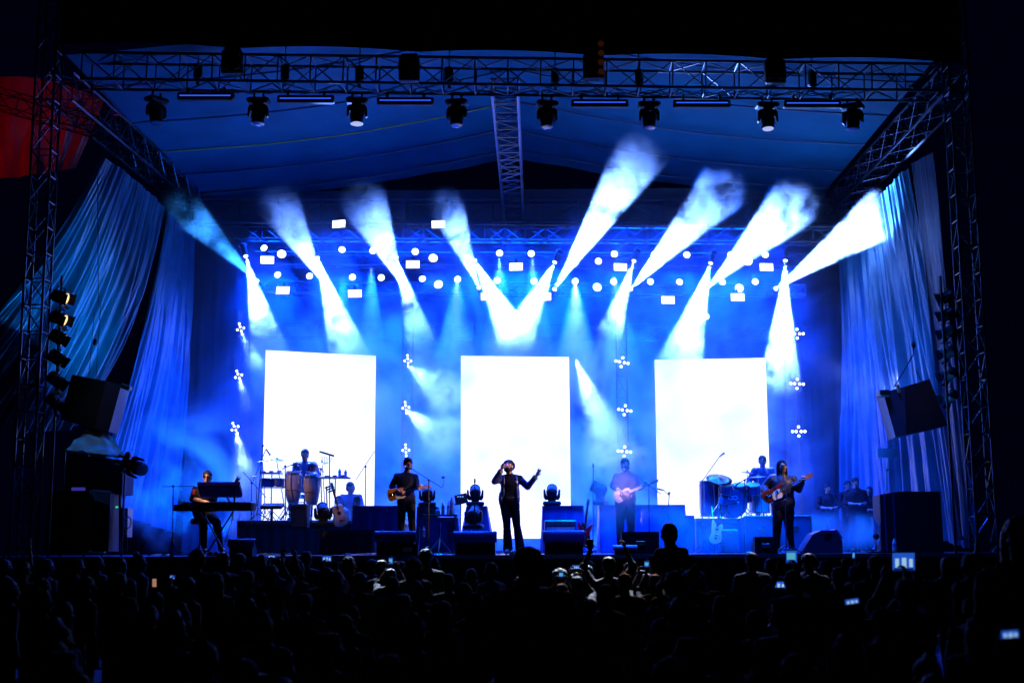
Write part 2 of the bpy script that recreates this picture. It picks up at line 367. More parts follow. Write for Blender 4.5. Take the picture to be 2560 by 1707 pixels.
drape('side_drape', 'slim dark drape strip next to the right truss tower', 'drape', [at(2275, 410, 26.4), at(2330, 380, 25.2)], [at(2395, 1350, 25.6), at(2440, 1330, 24.6)], mat('dark drape', (.05, .06, .09), .4, bump=.3), 50, 16, .08, 14, 8)

# led screens
def screen(label, TL, TR, zb):
    t = thing('led_screen', label, 'led screen', (TL.x, TL.y, zb), 0, 'white led screens behind the band')
    d = (TR-TL); u = V((0, 0, 1)); n_ = d.cross(u).normalized()
    if n_.y > 0: n_ = -n_
    o = V((TL.x, TL.y, zb)); BL = V((TL.x, TL.y, zb)); BR = V((TR.x, TR.y, zb))
    f = MB(o); f.add([TL, TR, BR, BL, TL-n_*.09, TR-n_*.09, BR-n_*.09, BL-n_*.09], [(0, 3, 2, 1), (4, 5, 6, 7), (0, 1, 5, 4), (1, 2, 6, 5), (2, 3, 7, 6), (3, 0, 4, 7)]); f.build('housing', BLKP, t)
    e = .012; dx = d.normalized()*e
    q = [TL+dx-u*e, TR-dx-u*e, BR-dx+u*e, BL+dx+u*e]; q = [p+n_*.004 for p in q]
    MB(o).add(q, [(0, 3, 2, 1)]).build('picture', SCREEN, t)
screen('left white led screen behind the congas', at(663, 874, 31.0), at(941, 888, 31.9), 1.9)
screen('middle white led screen behind the singer', at(1151, 888, 31.2), at(1424, 891, 31.25), at(1290, 1347, 31.2).z)
screen('right white led screen behind the drum kit', at(1635, 898, 31.9), at(1915, 893, 31.6), 1.9)

# ------------------------------------------------------------------ smoke and beams
def ramp(nt, src, a, b, c=0., d=1., smooth=True):
    mr = nt.nodes.new('ShaderNodeMapRange'); mr.interpolation_type = 'SMOOTHSTEP' if smooth else 'LINEAR'
    for i, x in zip((1, 2, 3, 4), (a, b, c, d)): mr.inputs[i].default_value = x
    nt.links.new(src, mr.inputs[0]); return mr.outputs[0]
def mul(nt, *xs):
    o = xs[0]
    for x in xs[1:]:
        m = nt.nodes.new('ShaderNodeMath'); m.operation = 'MULTIPLY'; nt.links.new(o, m.inputs[0])
        if isinstance(x, (int, float)): m.inputs[1].default_value = x
        else: nt.links.new(x, m.inputs[1])
        o = m.outputs[0]
    return o
def volume(name, color, fn, aniso=0.):
    m = bpy.data.materials.new(name); m.use_nodes = True; nt = m.node_tree; nt.nodes.clear()
    out = nt.nodes.new('ShaderNodeOutputMaterial'); v = nt.nodes.new('ShaderNodeVolumePrincipled')
    v.inputs['Color'].default_value = (*color, 1); v.inputs['Anisotropy'].default_value = aniso
    nt.links.new(v.outputs[0], out.inputs['Volume'])
    nt.links.new(fn(nt), v.inputs['Density']); return m
def nz(nt, vec, scale, detail=2, dist=0., rough=.5):
    n_ = nt.nodes.new('ShaderNodeTexNoise'); n_.inputs['Scale'].default_value = scale; n_.inputs['Detail'].default_value = detail
    n_.inputs['Distortion'].default_value = dist; n_.inputs['Roughness'].default_value = rough; nt.links.new(vec, n_.inputs['Vector']); return n_.outputs['Fac']
def haze_fn(nt):
    tc = nt.nodes.new('ShaderNodeTexCoord'); sx = nt.nodes.new('ShaderNodeSeparateXYZ'); nt.links.new(tc.outputs['Generated'], sx.inputs[0])
    geo = nt.nodes.new('ShaderNodeNewGeometry'); P = geo.outputs['Position']
    mp = nt.nodes.new('ShaderNodeMapping'); mp.inputs['Scale'].default_value = (1, .22, 1); nt.links.new(P, mp.inputs[0]); P = mp.outputs[0]
    n1 = mul(nt, ramp(nt, nz(nt, P, .42, 4, 1.0, .62), .39, .60, .06, 2.6), ramp(nt, nz(nt, P, 1.4, 3, .7), .3, .7, .5, 1.5))
    x = mul(nt, ramp(nt, sx.outputs[0], 0, .24), ramp(nt, sx.outputs[0], 1, .78))
    z = mul(nt, ramp(nt, sx.outputs[2], 1, .86), ramp(nt, sx.outputs[1], 0, .35))
    return mul(nt, n1, x, z, .055)
HZM = volume('stage smoke', (.5, .72, 1), haze_fn)  # blue of the light deepened by a tint in the smoke colour
hb = MB((-.3, 30, 1.6)).box((-.3, 29.9, 5.6), (16.2, 7.4, 7.9)).build('stage_smoke', HZM); tag(hb, 'blue lit smoke filling the rear of the stage', 'smoke', None, 'stuff')
def puff(label, c, r, dens, seed, lo=.42, hi=.62, sc_=.9, color=(.9, .93, 1)):
    """an ellipsoid of drifting smoke"""
    c = V(c)
    def fn(nt):
        tc = nt.nodes.new('ShaderNodeTexCoord'); geo = nt.nodes.new('ShaderNodeNewGeometry')
        ln = nt.nodes.new('ShaderNodeVectorMath'); ln.operation = 'LENGTH'
        mp = nt.nodes.new('ShaderNodeMapping'); mp.inputs['Scale'].default_value = [1/k for k in r]; nt.links.new(tc.outputs['Object'], mp.inputs[0]); nt.links.new(mp.outputs[0], ln.inputs[0])
        mv = nt.nodes.new('ShaderNodeMapping'); mv.inputs['Location'].default_value = (seed*3.1, seed, 0); nt.links.new(geo.outputs['Position'], mv.inputs[0])
        return mul(nt, ramp(nt, ln.outputs['Value'], 1, .35), ramp(nt, nz(nt, mv.outputs[0], sc_, 3, .8), lo, hi), dens)
    m = volume('smoke puff', color, fn)
    o = MB(c).ell(c, r, n=20, h=12).build('smoke', m); tag(o, label, 'smoke', 'drifting smoke over the stage', 'stuff'); return o
def beam(a, b, wid0, e, c, seed, dens=1.1, prof=((0, .55), (.15, .5), (.7, 1), (1, 0)), label='', lo=.30, hi=.6, sc_=1.5, core=.5, blend=.35, over=1.0):
    """a moving-head beam: a real spot lamp and the smoke plume it lights. wid = full width in metres at b"""
    a = V(a); b = V(b); wid = wid0*1.2; b = a+(b-a)*1.08; d = b-a; L_ = d.length; dn = d.normalized(); half = math.atan(wid/2/L_)
    s = spot(a, b, e, c, math.degrees(half)*2, blend, .025, 'beam_spot')
    def fn(nt):
        tc = nt.nodes.new('ShaderNodeTexCoord'); sx = nt.nodes.new('ShaderNodeSeparateXYZ'); nt.links.new(tc.outputs['Object'], sx.inputs[0])
        zz = ramp(nt, sx.outputs[2], 0, L_, 0, 1, False)
        cr = nt.nodes.new('ShaderNodeValToRGB'); cr.color_ramp.interpolation = 'EASE'; nt.links.new(zz, cr.inputs[0])
        while len(cr.color_ramp.elements) < len(prof): cr.color_ramp.elements.new(.5)
        for el, (t_, v_) in zip(cr.color_ramp.elements, prof): el.position = t_; el.color = (v_, v_, v_, 1)
        geo = nt.nodes.new('ShaderNodeNewGeometry'); mv = nt.nodes.new('ShaderNodeMapping'); mv.inputs['Location'].default_value = (seed*5.3, seed*2.1, seed); mv.inputs['Scale'].default_value = (1, .45, 1)
        nt.links.new(geo.outputs['Position'], mv.inputs[0])
        # radial distance over the cone radius
        xy = nt.nodes.new('ShaderNodeCombineXYZ'); nt.links.new(sx.outputs[0], xy.inputs[0]); nt.links.new(sx.outputs[1], xy.inputs[1])
        ln = nt.nodes.new('ShaderNodeVectorMath'); ln.operation = 'LENGTH'; nt.links.new(xy.outputs[0], ln.inputs[0])
        rad = ramp(nt, sx.outputs[2], 0, L_, .07, wid/2*1.12, False)
        dv = nt.nodes.new('ShaderNodeMath'); dv.operation = 'DIVIDE'; nt.links.new(ln.outputs['Value'], dv.inputs[0]); nt.links.new(rad, dv.inputs[1])
        return mul(nt, cr.outputs[0], ramp(nt, nz(nt, mv.outputs[0], sc_, 5, .35, .66), lo, hi, .05, 1.2), ramp(nt, dv.outputs[0], 1, .72), dens)
    m = volume('beam smoke', (.9, .95, 1), fn)
    q = dn.to_track_quat('Z', 'Y'); mb = MB()
    mb.lathe([(.05, 0), (wid/2*1.12*.5+.05, L_*.5), (wid/2*1.14+.03, L_*1.0), (wid/2*.7, L_*1.03)], n=20)
    o = mb.build('light_beam', m); o.location = a; o.rotation_euler = q.to_euler()
    tag(o, label, 'light beam', 'white beams in the smoke', 'stuff')
    return s
BC = (.14, .30, 1)
UP = [((640, 700), (455, 515), 95, 900, .55, (.03, .28, 1), 'faint teal beam rising at the far left of the rig'),
      ((808, 706), (700, 515), 105, 3000, 1, BC, 'white beam rising left from the second lower lamp'),
      ((1008, 716), (912, 508), 115, 3000, 1, BC, 'white beam rising left from the third lower lamp'),
      ((1196, 716), (1118, 520), 90, 3000, 1, BC, 'white beam rising left beside the screen centre'),
      ((1389, 719), (1600, 385), 135, 10500, 1.15, BC, 'tallest white beam rising right toward the roof'),
      ((1580, 719), (1800, 478), 125, 9000, 1.4, BC, 'thick white beam rising right beside the tallest beam'),
      ((1769, 719), (1975, 520), 125, 6500, 1.25, BC, 'white beam rising right to a bright smoke ball'),
      ((1943, 719), (2200, 540), 125, 8500, 1.3, BC, 'rightmost white beam rising toward the right drape')]
profs = [((0, .5), (.2, .35), (.7, .6), (1, 0)), ((0, .6), (.35, 1), (.7, .6), (1, 0)), ((0, .7), (.4, 1), (.72, .5), (1, 0)), ((0, .5), (.3, 1), (.7, .8), (1, 0)),
         ((0, .6), (.3, 1.), (.6, .55), (1, 0)), ((0, .5), (.3, 1), (.85, 1), (1, 0)), ((0, .15), (.4, .1), (.55, .3), (.74, 1.8), (.9, 1), (1, 0)), ((0, .18), (.35, .2), (.55, .5), (.76, 1.8), (.9, 1), (1, 0))]
for i, (a, b, wpx, e, dn_, c, lab) in enumerate(UP):
    A = at(*a, 30.9); YB = 28.6 if i == 7 else 26.6; B = at(*b, YB); beam(A, B, wpx/(F/YB), e*30, c, i+1, .62*dn_, profs[i], lab, lo=.41, hi=.56, blend=.5 if i == 7 else .25, sc_=1.9)
DN = [((616, 646), (658, 815), 68, 3800, ((0, .15), (.42, .12), (.62, .8), (.82, 1.3), (1, 0)), 'white beam falling at the far left of the rig'),
      ((795, 650), (866, 868), 92, 6500, ((0, .8), (.5, 1), (.8, 1), (1, 0)), 'white beam falling toward the left screen'),
      ((992, 650), (1052, 850), 72, 2600, ((0, .9), (.4, .9), (.7, .55), (1, 0)), 'short white beam falling right of the left screen'),
      ((1190, 657), (1285, 842), 92, 7500, ((0, 1), (.5, 1), (.8, .9), (1, 0)), 'left half of the white V of beams above the singer'),
      ((1384, 661), (1292, 845), 92, 7500, ((0, .6), (.35, 1), (.8, .9), (1, 0)), 'right half of the white V of beams above the singer'),
      ((1583, 658), (1524, 835), 66, 3600, ((0, .7), (.4, .9), (.72, .9), (1, 0)), 'white beam falling between middle and right screens'),
      ((1775, 664), (1695, 925), 118, 8500, ((0, .35), (.3, 1), (.85, 1), (1, 0)), 'wide white beam falling onto the right screen top'),
      ((1963, 658), (1950, 960), 100, 8500, ((0, .12), (.3, .12), (.45, .8), (.85, 1.1), (1, 0)), 'long white beam falling right of the right screen')]
for i, (a, b, wpx, e, pr, lab) in enumerate(DN):
    A = at(*a, 30.7); B = at(*b, 29.8); beam(A, B, wpx/(F/29.8), e*13, BC, i+21, 1.15, pr, lab, lo=.38, hi=.55, blend=.25, sc_=2.2)
SOFT = [((928, 668), (930, 905), 75, 260, (.22, .3, 1)), ((1143, 690), (1135, 960), 120, 420, (.3, .38, 1)), ((1248, 640), (1252, 880), 95, 800, (.15, .45, 1)), ((1330, 640), (1345, 900), 90, 500, (.2, .4, 1)),
        ((1438, 700), (1445, 1000), 150, 1100, (.28, .45, 1)), ((1536, 690), (1560, 960), 110, 420, (.3, .36, 1)), ((1672, 830), (1715, 900), 40, 60, (.3, .5, 1)), ((855, 690), (870, 960), 80, 160, (.1, .25, 1))]
for i, (a, b, wpx, e, c) in enumerate(SOFT):
    beam(at(*a, 31.0), at(*b, 30.0), wpx/(F/30.), e*1.7, c, i+41, .55, ((0, .8), (.3, .8), (.7, .6), (1, 0)), ['faint violet shaft above the left screen edge', 'soft violet shaft left of the middle screen', 'soft pale shaft left of centre under the rig', 'soft pale shaft right of centre under the rig',
         'broad pale shaft falling right of the middle screen', 'soft shaft left of the right screen', 'tiny pale shaft above the right screen', 'faint blue shaft over the left screen'][i], .3, .62, 1.1, blend=.9)
SIDE = [((602, 828), (640, 915), 42, 260, 'small split beam from the upper left lamp cluster'), ((598, 945), (618, 1015), 40, 330, 'small bright beam from the middle left lamp cluster'), ((590, 1080), (610, 1170), 60, 520, 'bright beam from the lower left lamp cluster'),
        ((1020, 915), (1150, 1010), 120, 700, 'pale beam from the upper cluster beside the left screen'), ((1016, 1025), (1130, 1120), 110, 520, 'pale beam from the middle cluster beside the left screen'),
        ((1440, 900), (1555, 1190), 130, 1500, 'long pale beam between the middle and right screens')]
for i, (a, b, wpx, e, lab) in enumerate(SIDE):
    beam(at(*a, 30.2), at(*b, 29.4), wpx/(F/29.6)*(1.35 if i > 2 else 1.1), e*(4.2 if i > 2 else 4.), (.3, .6, 1) if i > 2 else (.35, .6, 1), i+61, 1.0 if i < 3 else .55, ((0, .9), (.3, .8), (.75, .9), (1, 0)), lab, .41, .57, 1.5, blend=.95)
puff('smoke cloud behind the keyboard player', at(470, 1200, 28.5), (2.1, 1.2, 1.9), .8, 1, .44, .6)
puff('smoke cloud round the second guitarist', at(1545, 1215, 24.6), (1.0, .5, 1.1), .55, 2, .3, .6)
puff('low smoke drifting along the right side of the floor', at(2080, 1330, 27), (1.6, 1.0, .5), .8, 3, .35, .6)
puff('smoke hanging before the right drape', at(2160, 1010, 28.5), (1.3, .8, 1.6), .22, 4)
puff('blue smoke lying over the floor cases of the right half', at(1700, 1325, 25.6), (2.7, .45, .75), .42, 9, .36, .6, .8)
puff('pale smoke between the left and middle screens', at(1045, 1040, 29.7), (.85, .5, 2.0), .45, 11, .36, .6, .9)
puff('smoke above the left screen', at(940, 1000, 29.8), (1.6, .6, 1.6), .3, 5, .4, .6)
area(at(470, 1340, 28.2), at(470, 900, 28.5), 1.8, .3, 260, (0, .12, 1))
spot(at(1545, 600, 27.5), at(1545, 1260, 24.7), 2500, (.02, .25, 1), 22, 1)
spot(at(2330, 1290, 27.4), at(1950, 1360, 26), 900, (0, .12, 1), 40, 1)
# ------------------------------------------------------------------ lamps hanging in the rig
def head_proto(name, label, lens_m, s=1., group=None, ang=118):
    """moving head hanging from its clamp: base box, yoke with two arms, barrel with lens. Origin at the clamp, barrel points at -y and down"""
    t = thing(name, label, 'stage lamp', group=group)
    b = MB().box((0, 0, -.11), (.38, .24, .09), bev=.025).box((0, 0, -.17), (.16, .14, .04)).cyl((-.08, 0, -.05), (-.08, 0, .03), .02).cyl((.08, 0, -.05), (.08, 0, .03), .02); b.build('base', BLKP, t)
    ol = [(.15, -.41), (.178, -.39), (.174, -.24), (.14, -.185), (-.14, -.185), (-.174, -.24), (-.178, -.39), (-.15, -.41)]+[(-.137*math.cos(k*math.pi/10), -.35+.137*math.sin(k*math.pi/10)) for k in range(11)]
    MB().prism(ol[::-1], -.06, .06, Matrix.Rotation(R(90), 4, 'X')).build('yoke', BLKP, t)
    hd = MB().lathe([(.07, -.12), (.115, -.08), (.12, .02), (.105, .12), (.112, .15), (.112, .17)], (0, 0, -.35), Matrix.Rotation(R(ang), 3, 'X'), 16)
    hd.build('lamp_head', BLKP, t, smooth=False)
    rt = Matrix.Rotation(R(ang), 3, 'X')
    MB().lathe([(.098, .168), (.09, .178), (.04, .184)], (0, 0, -.35), rt, 16).build('lens', lens_m, t)
    return t
DARKL = mat('dark lens', (.04, .06, .12), .08, 0, 0)
GLOWL = emis('glowing lens rim', (.45, .55, 1), .9, False)
P = head_proto('moving_head', 'x', DARKL, ang=174)
G = thing('moving_head', 'x', 'stage lamp')
xs = [(392, 236), (647, 238), (893, 238), (1142, 242), (1367, 246), (1622, 248), (1917, 250), (2130, 252)]
nm = ['leftmost moving head under the front truss, beside the first led bar', 'moving head between first and second led bars of the front truss', 'moving head with glowing lens between second and third led bars', 'moving head just left of the ridge truss under the front truss',
      'moving head just right of the ridge truss under the front truss', 'moving head between fourth and fifth led bars of the front truss', 'moving head with glowing lens between fifth and sixth led bars', 'rightmost moving head under the front truss, past the last led bar']
bpy.data.objects.remove(G)
for i, (x, y) in enumerate(xs):
    p = at(x, y, 24.05)
    o = place(P, i == 0, p, (0, 0, [.9, 0, .1, -.15, .2, 0, .05, -.5][i]), nm[i], 'moving heads under the front truss', 1.12)
    if i in (2, 6):
        for ch in o.children:
            if ch.name.startswith('lens'):
                ch.data = ch.data.copy(); ch.data.materials[0] = GLOWL
# led bars
t = thing('led_bar', 'x', 'led bar')
MB().box((0, 0, 0), (1.09, .14, .15), bev=.02).build('housing', BLKP, t)
MB().box((0, -.075, .005), (.98, .01, .022)).build('strip', DIM, t)
for sx in (-.35, .35): MB().box((sx, 0, .12), (.05, .05, .12)).build('clamp', BLKM, t)
bars = [((515, 243), 'first led bar from the left under the front truss'), ((765, 250), 'second led bar from the left under the front truss'), ((1014, 255), 'third led bar from the left under the front truss'), ((1499, 260), 'first led bar right of the ridge truss'), ((1754, 261), 'second led bar right of the ridge truss'), ((2030, 262), 'third led bar right of the ridge truss')]
for i, (p, lab) in enumerate(bars): place(t, i == 0, at(*p, 24.0), (0, R(.6), 0), lab, 'led bars under the front truss')
# blinders / strobes inside the truss and hoists
t = thing('blinder', 'x', 'blinder')
MB().box((0, 0, 0), (.38, .2, .46), bev=.02).build('housing', BLKP, t)
MB().box((0, 0, .27), (.3, .05, .1)).build('bracket', BLKM, t)
for a in (-1, 1):
    for b in (-1, 1): MB().lathe([(.06, 0), (.078, .04), (.078, .06)], (a*.09, -.1, b*.11), Matrix.Rotation(R(90), 3, 'X'), 12).build('lamp', mat('blinder glass', (.25, .08, .04), .2), t)
for i, (p, lab) in enumerate([((581, 158), 'dark four-lamp blinder at the left of the front truss'), ((1023, 176), 'dark four-lamp blinder left of the ridge truss'), ((1483, 170), 'dark four-lamp blinder right of the ridge truss'), ((1937, 182), 'dark four-lamp blinder toward the right of the front truss')]):
    place(t, i == 0, at(*p, 23.35), (0, 0, 0), lab, 'blinders in the front truss')
t = thing('warm_blinder', 'tall column of faint orange lamps on top of the front truss', 'blinder', at(1502, 150, 23.2))
MB().box((0, 0, .0), (.1, .14, .75), bev=.02).build('housing', BLKP, t)
for k in range(4): MB().lathe([(.045, 0), (.06, .04)], (0, -.07, .27-k*.18), Matrix.Rotation(R(90), 3, 'X'), 12).build('lamp', emis('faint orange lamp', (.16, .03, .006), .12, False), t)
t = thing('chain_hoist', 'x', 'hoist')
MB().box((0, 0, 0), (.16, .16, .34), bev=.04).build('motor', BLKM, t)
MB().cyl((0, 0, .17), (0, 0, .9), .012).build('chain', BLKM, t); MB().cyl((0, 0, -.17), (0, 0, -.27), .03).build('hook', BLKM, t)
for i, x in enumerate((495, 713, 899, 1123, 1388, 1598, 2030)): place(t, i == 0, at(x, 180+i*3, 24.0), None, 'black chain hoist inside the front truss, ' + ['leftmost one', 'above the second led bar', 'above the glowing left moving head', 'left of the ridge truss', 'right of the ridge truss', 'above the fourth moving head gap', 'rightmost one'][i], 'chain hoists in the front truss')
# cables draped along the front truss
cb = thing('power_cable', 'sagging black cables looped under the front lighting truss', 'cable', at(1280, 232, 24.1)); o_ = at(1280, 232, 24.1)
for k in range(3):
    pts = []
    for i in range(121):
        x = 460+i*13.6+k*20; sag = 8*abs(math.sin(i*.33+k))+3*math.sin(i*1.3)
        pts.append(at(x, 222+(x/2560)*10+sag, 24.12+.1*k))
    MB(o_).tube(pts, .011, 4).build('cable', BLKM, cb)

# lit rectangles and round lamps over the band
t = thing('strobe_panel', 'x', 'light panel')
MB().box((0, .03, 0), (.335, .05, .205), bev=.012).build('housing', BLKP, t)
MB().box((0, 0, 0), (.305, .014, .178)).build('panel', PANEL, t)
MB().box((0, .05, .15), (.04, .03, .12)).build('bracket', BLKM, t)
pn = [(847, 560, 'top row, above the left screen'), (1096, 561, 'top row, left of the ridge truss end'), (1484, 573, 'top row, inside the tallest right beam'), (668, 650, 'second row, far left'), (1032, 661, 'second row, left of the screen centre'), (1290, 667, 'second row, above the middle screen'),
      (1551, 668, 'second row, beside a falling beam'), (1916, 668, 'second row, far right'), (707, 726, 'third row, leftmost above the left screen'), (887, 734, 'third row, right of the thick left beam'), (1219, 741, 'third row, behind the left arm of the V'), (1361, 742, 'third row, behind the right arm of the V'), (1670, 750, 'third row, left of the right screen'), (1844, 743, 'third row, above the right screen')]
for i, (x, y, lab) in enumerate(pn): place(t, i == 0, at(x, y, 30.3), (R(-8), R((i*37 % 9)-4)*.5, R((i*53 % 20)-10)), 'small white lit panel in the '+lab, 'white light panels in the rig', 1.03)
t = thing('par_lamp', 'x', 'stage lamp')
rx = Matrix.Rotation(R(82), 3, 'X')
MB().lathe([(.05, -.16), (.085, -.1), (.092, .0)], rot=rx, n=14).build('can', BLKP, t)
MB().lathe([(.088, -.002), (.08, .012), (.03, .02)], rot=rx, n=14).build('lens', LENS, t)
b_ = MB().tube([(-.1, 0, 0), (-.1, .02, .12), (0, .03, .17), (.1, .02, .12), (.1, 0, 0)], .009, 5); b_.build('yoke', BLKM, t)
row1 = [(660, 620), (704, 635, 1), (855, 624), (932, 627), (1038, 629), (1083, 645, 1), (1249, 633), (1328, 634), (1496, 653), (1536, 635), (1636, 636), (1717, 637), (1827, 637), (1870, 653, 1), (1913, 637)]
row2 = [(694, 687), (774, 690), (881, 693), (953, 694), (1056, 697), (1096, 711, 1), (1144, 698), (1243, 701), (1335, 703), (1438, 703), (1493, 718, 1), (1534, 704), (1626, 704), (1699, 705), (1806, 705), (1848, 720, 1), (1888, 704), (1290, 783), (1765, 791)]
allr = [(p, 1) for p in row1]+[(p, 2) for p in row2]
for i, (p, rw) in enumerate(allr):
    big = len(p) == 3; k = [q for q, r_ in allr if r_ == rw]; pos = sorted(k).index(p)+1
    ordn = ['first', 'second', 'third', 'fourth', 'fifth', 'sixth', 'seventh', 'eighth', 'ninth', 'tenth', 'eleventh', 'twelfth', 'thirteenth', 'fourteenth', 'fifteenth', 'sixteenth', 'seventeenth', 'eighteenth', 'nineteenth'][pos-1]
    place(t, i == 0, at(p[0], p[1], 30.5 if rw == 1 else 31.2), (R((i*31 % 14)-7), 0, R((i*47 % 24)-12)), f"{'large' if big else 'small'} round white lamp, {ordn} from the left in the {'upper' if rw == 1 else 'lower'} row", 'round lamps in the rig', 1.2 if big else .93)
t = thing('beam_lamp', 'x', 'stage lamp')
MB().lathe([(.06, -.2), (.09, -.14), (.085, .08), (.07, .12)], n=14).build('barrel', BLKP, t)
MB().lathe([(.066, .12), (.06, .14), (.02, .15)], n=14).build('lens', LENS, t)
MB().box((0, 0, -.32), (.2, .16, .1), bev=.02).box((0, .11, -.16), (.05, .03, .3)).box((0, -.11, -.16), (.05, .03, .3)).build('yoke', BLKP, t)
for i, (a, b, Y) in enumerate([(u[0], u[1], 26.6) for u in UP]+[(u[0], u[1], 29.8) for u in DN]):
    A = at(*a, 30.9 if i < 8 else 30.7); B = at(*b, Y); d = (B-A).normalized()
    place(t, i == 0, A-d*.17, d.to_track_quat('Z', 'Y').to_euler(), 'foot lamp of the '+(UP[i][6] if i < 8 else DN[i-8][5]), 'moving heads shooting the white beams', .8)
# five-dot clusters on the poles
t = thing('cluster_lamp', 'x', 'stage lamp')
MB().box((0, .04, 0), (.3, .05, .05)).box((0, .045, 0), (.05, .04, .3)).build('frame', BLKM, t)
for dx, dz in ((-.15, 0), (-.06, 0), (.06, 0), (.15, 0), (0, .11), (0, -.11)):
    MB().lathe([(.034, 0), (.03, .014), (.01, .02)], (dx, .01, dz), Matrix.Rotation(R(90), 3, 'X'), 10).build('lens', LENS, t)
for i, (x, y, lab) in enumerate([(602, 822, 'upper one on the far left pole'), (597, 940, 'middle one on the far left pole'), (588, 1070, 'lower one on the far left pole'), (1020, 902, 'upper one on the pole right of the left screen'), (1015, 1019, 'middle one on the pole right of the left screen'), (1015, 1125, 'lower one on the pole right of the left screen'),
        (1555, 905, 'upper one on the pole left of the right screen'), (1562, 1025, 'middle one on the pole left of the right screen'), (1561, 1128, 'lower one on the pole left of the right screen'), (1993, 834, 'upper one on the far right pole'), (1993, 959, 'middle one on the far right pole'), (1997, 1078, 'lower one on the far right pole')]):
    place(t, i == 0, at(x, y, 30.2), (0, R([70, 65, 60, 85, 80, 85, 12, 8, 5, 0, 4, 0][i]), R(45 if i < 6 else 0)), 'cross-shaped lamp cluster, '+lab, 'cross-shaped lamp clusters on the poles', .95 if i > 5 else .85)
# side lamps on the front towers
t = thing('side_lamp', 'x', 'stage lamp')
MB().lathe([(.09, -.16), (.13, -.12), (.13, .08), (.15, .14)], rot=Matrix.Rotation(R(90), 3, 'Y'), n=14).build('can', BLKM, t)
MB().lathe([(.125, .13), (.11, .145), (.03, .15)], rot=Matrix.Rotation(R(90), 3, 'Y'), n=14).build('lens', emis('warm lens', (1, .62, .3), 1.8, False), t)
MB().tube([(0, -.16, 0), (-.02, -.17, .17), (-.1, 0, .2), (-.02, .17, .17), (0, .16, 0)], .012, 5).build('yoke', BLKM, t)
for k in range(4): MB().add([Matrix.Rotation(k*math.pi/2, 3, 'X') @ V(p) for p in ((.14, -.1, .13), (.14, .1, .13), (.25, .12, .19), (.25, -.12, .19))], [(0, 1, 2, 3)]).build('barn_door', BLKM, t)
sl = [(150, 742), (146, 795), (143, 842), (140, 893), (138, 948), (136, 1003)]
sr = [(2368, 742), (2371, 785), (2373, 830), (2374, 880), (2375, 935), (2377, 990)]
for i, (x, y) in enumerate(sl): place(t, i == 0, at(x, y, 23.4), (R(10), R(18+4*i), R(-4 if i < 2 else 12+i*6)), 'warm side lamp on the left tower, '+['topmost', 'second from the top', 'third from the top', 'fourth from the top', 'fifth from the top', 'lowest'][i], 'side lamps on the front towers', .9)
for i, (x, y) in enumerate(sr): place(t, False, at(x, y, 23.7), (0, R(20), R(180-20-i*8)), 'warm side lamp on the right tower, '+['topmost', 'second from the top', 'third from the top', 'fourth from the top', 'fifth from the top', 'lowest'][i], 'side lamps on the front towers', .8)
for x, nm_, lab in ((120, 'lamp_pipe', 'vertical pipe holding the warm lamps at the left tower'), (2390, 'lamp_pipe', 'vertical pipe holding the warm lamps at the right tower')):
    a = at(x, 1385, 23.6); z1 = at(x, 690, 23.6).z
    tag(MB(a).cyl((a.x, 23.6, 0), (a.x, 23.6, z1), .025).build(nm_, BLKM), lab, 'pipe')
# ------------------------------------------------------------------ people
def frame(p0, p1, xdir):
    """matrix whose z runs p0->p1 and x follows xdir"""
    z = (V(p1)-V(p0)).normalized(); x = V(xdir); x = (x-z*x.dot(z)).normalized(); y = z.cross(x)
    return Matrix((x, y, z)).transposed()
def cap(mb, p0, p1, r0, r1, g=0., n=12):
    p0 = V(p0); p1 = V(p1); mb.ell(p0, r0+g, n=n, h=8); mb.ell(p1, r1+g, n=n, h=8); mb.cyl(p0, p1, r0+g, r1+g, n)
def hand(mb, wr, d, palm, thumb, curl=.3, spread=.12, s=1.):
    """wr wrist, d pointing direction of the hand, palm = palm normal, thumb = side the thumb is on (+1/-1 along d x palm)"""
    d = V(d).normalized(); pn_ = V(palm); pn_ = (pn_-d*pn_.dot(d)).normalized(); sd = d.cross(pn_)*thumb
    M = Matrix((sd, d, pn_)).transposed()
    c = V(wr)+d*.05*s
    mb.ell(c, (.042*s, .055*s, .019*s), M, 12, 8)
    for k, (off, ln, r_) in enumerate(((.030, .070, .0095), (.010, .078, .0098), (-.011, .072, .0093), (-.030, .058, .0085))):
        b = V(wr)+d*.085*s+sd*off*s; dd = (d+sd*off*spread*22).normalized(); a = b; cu = curl
        for j, f in enumerate((.45, .32, .25)):
            e = a+(dd*math.cos(cu)+pn_*math.sin(cu))*ln*f*s; cap(mb, a, e, r_*s*(1-.1*j), r_*s*(.9-.1*j), 0, 8); a = e; cu += curl*1.1
    a = V(wr)+d*.03*s+sd*.032*s; e = a+(d*.6+sd*.75+pn_*.25).normalized()*.038*s; f_ = e+(d*.85+sd*.35+pn_*.35).normalized()*.032*s
    cap(mb, a, e, .0125*s, .0105*s, 0, 8); cap(mb, e, f_, .0105*s, .0085*s, 0, 8)
def stand(**k):
    J = dict(hipL=(-.09, 0, .93), hipR=(.09, 0, .93), pel=(0, 0, .98), chest=(0, 0, 1.30), neck=(0, .01, 1.48), head=(0, -.01, 1.625),
             shL=(-.18, .01, 1.395), shR=(.18, .01, 1.395), elL=(-.24, .03, 1.14), elR=(.24, .03, 1.14), wrL=(-.25, -.04, .89), wrR=(.25, -.04, .89),
             knL=(-.105, -.02, .51), knR=(.105, -.02, .51), anL=(-.115, .02, .09), anR=(.115, .02, .09), toL=(-.14, -.15, .035), toR=(.14, -.15, .035),
             yaw=0., tilt=0., roll=0., fat=1.)
    J.update(k); return J
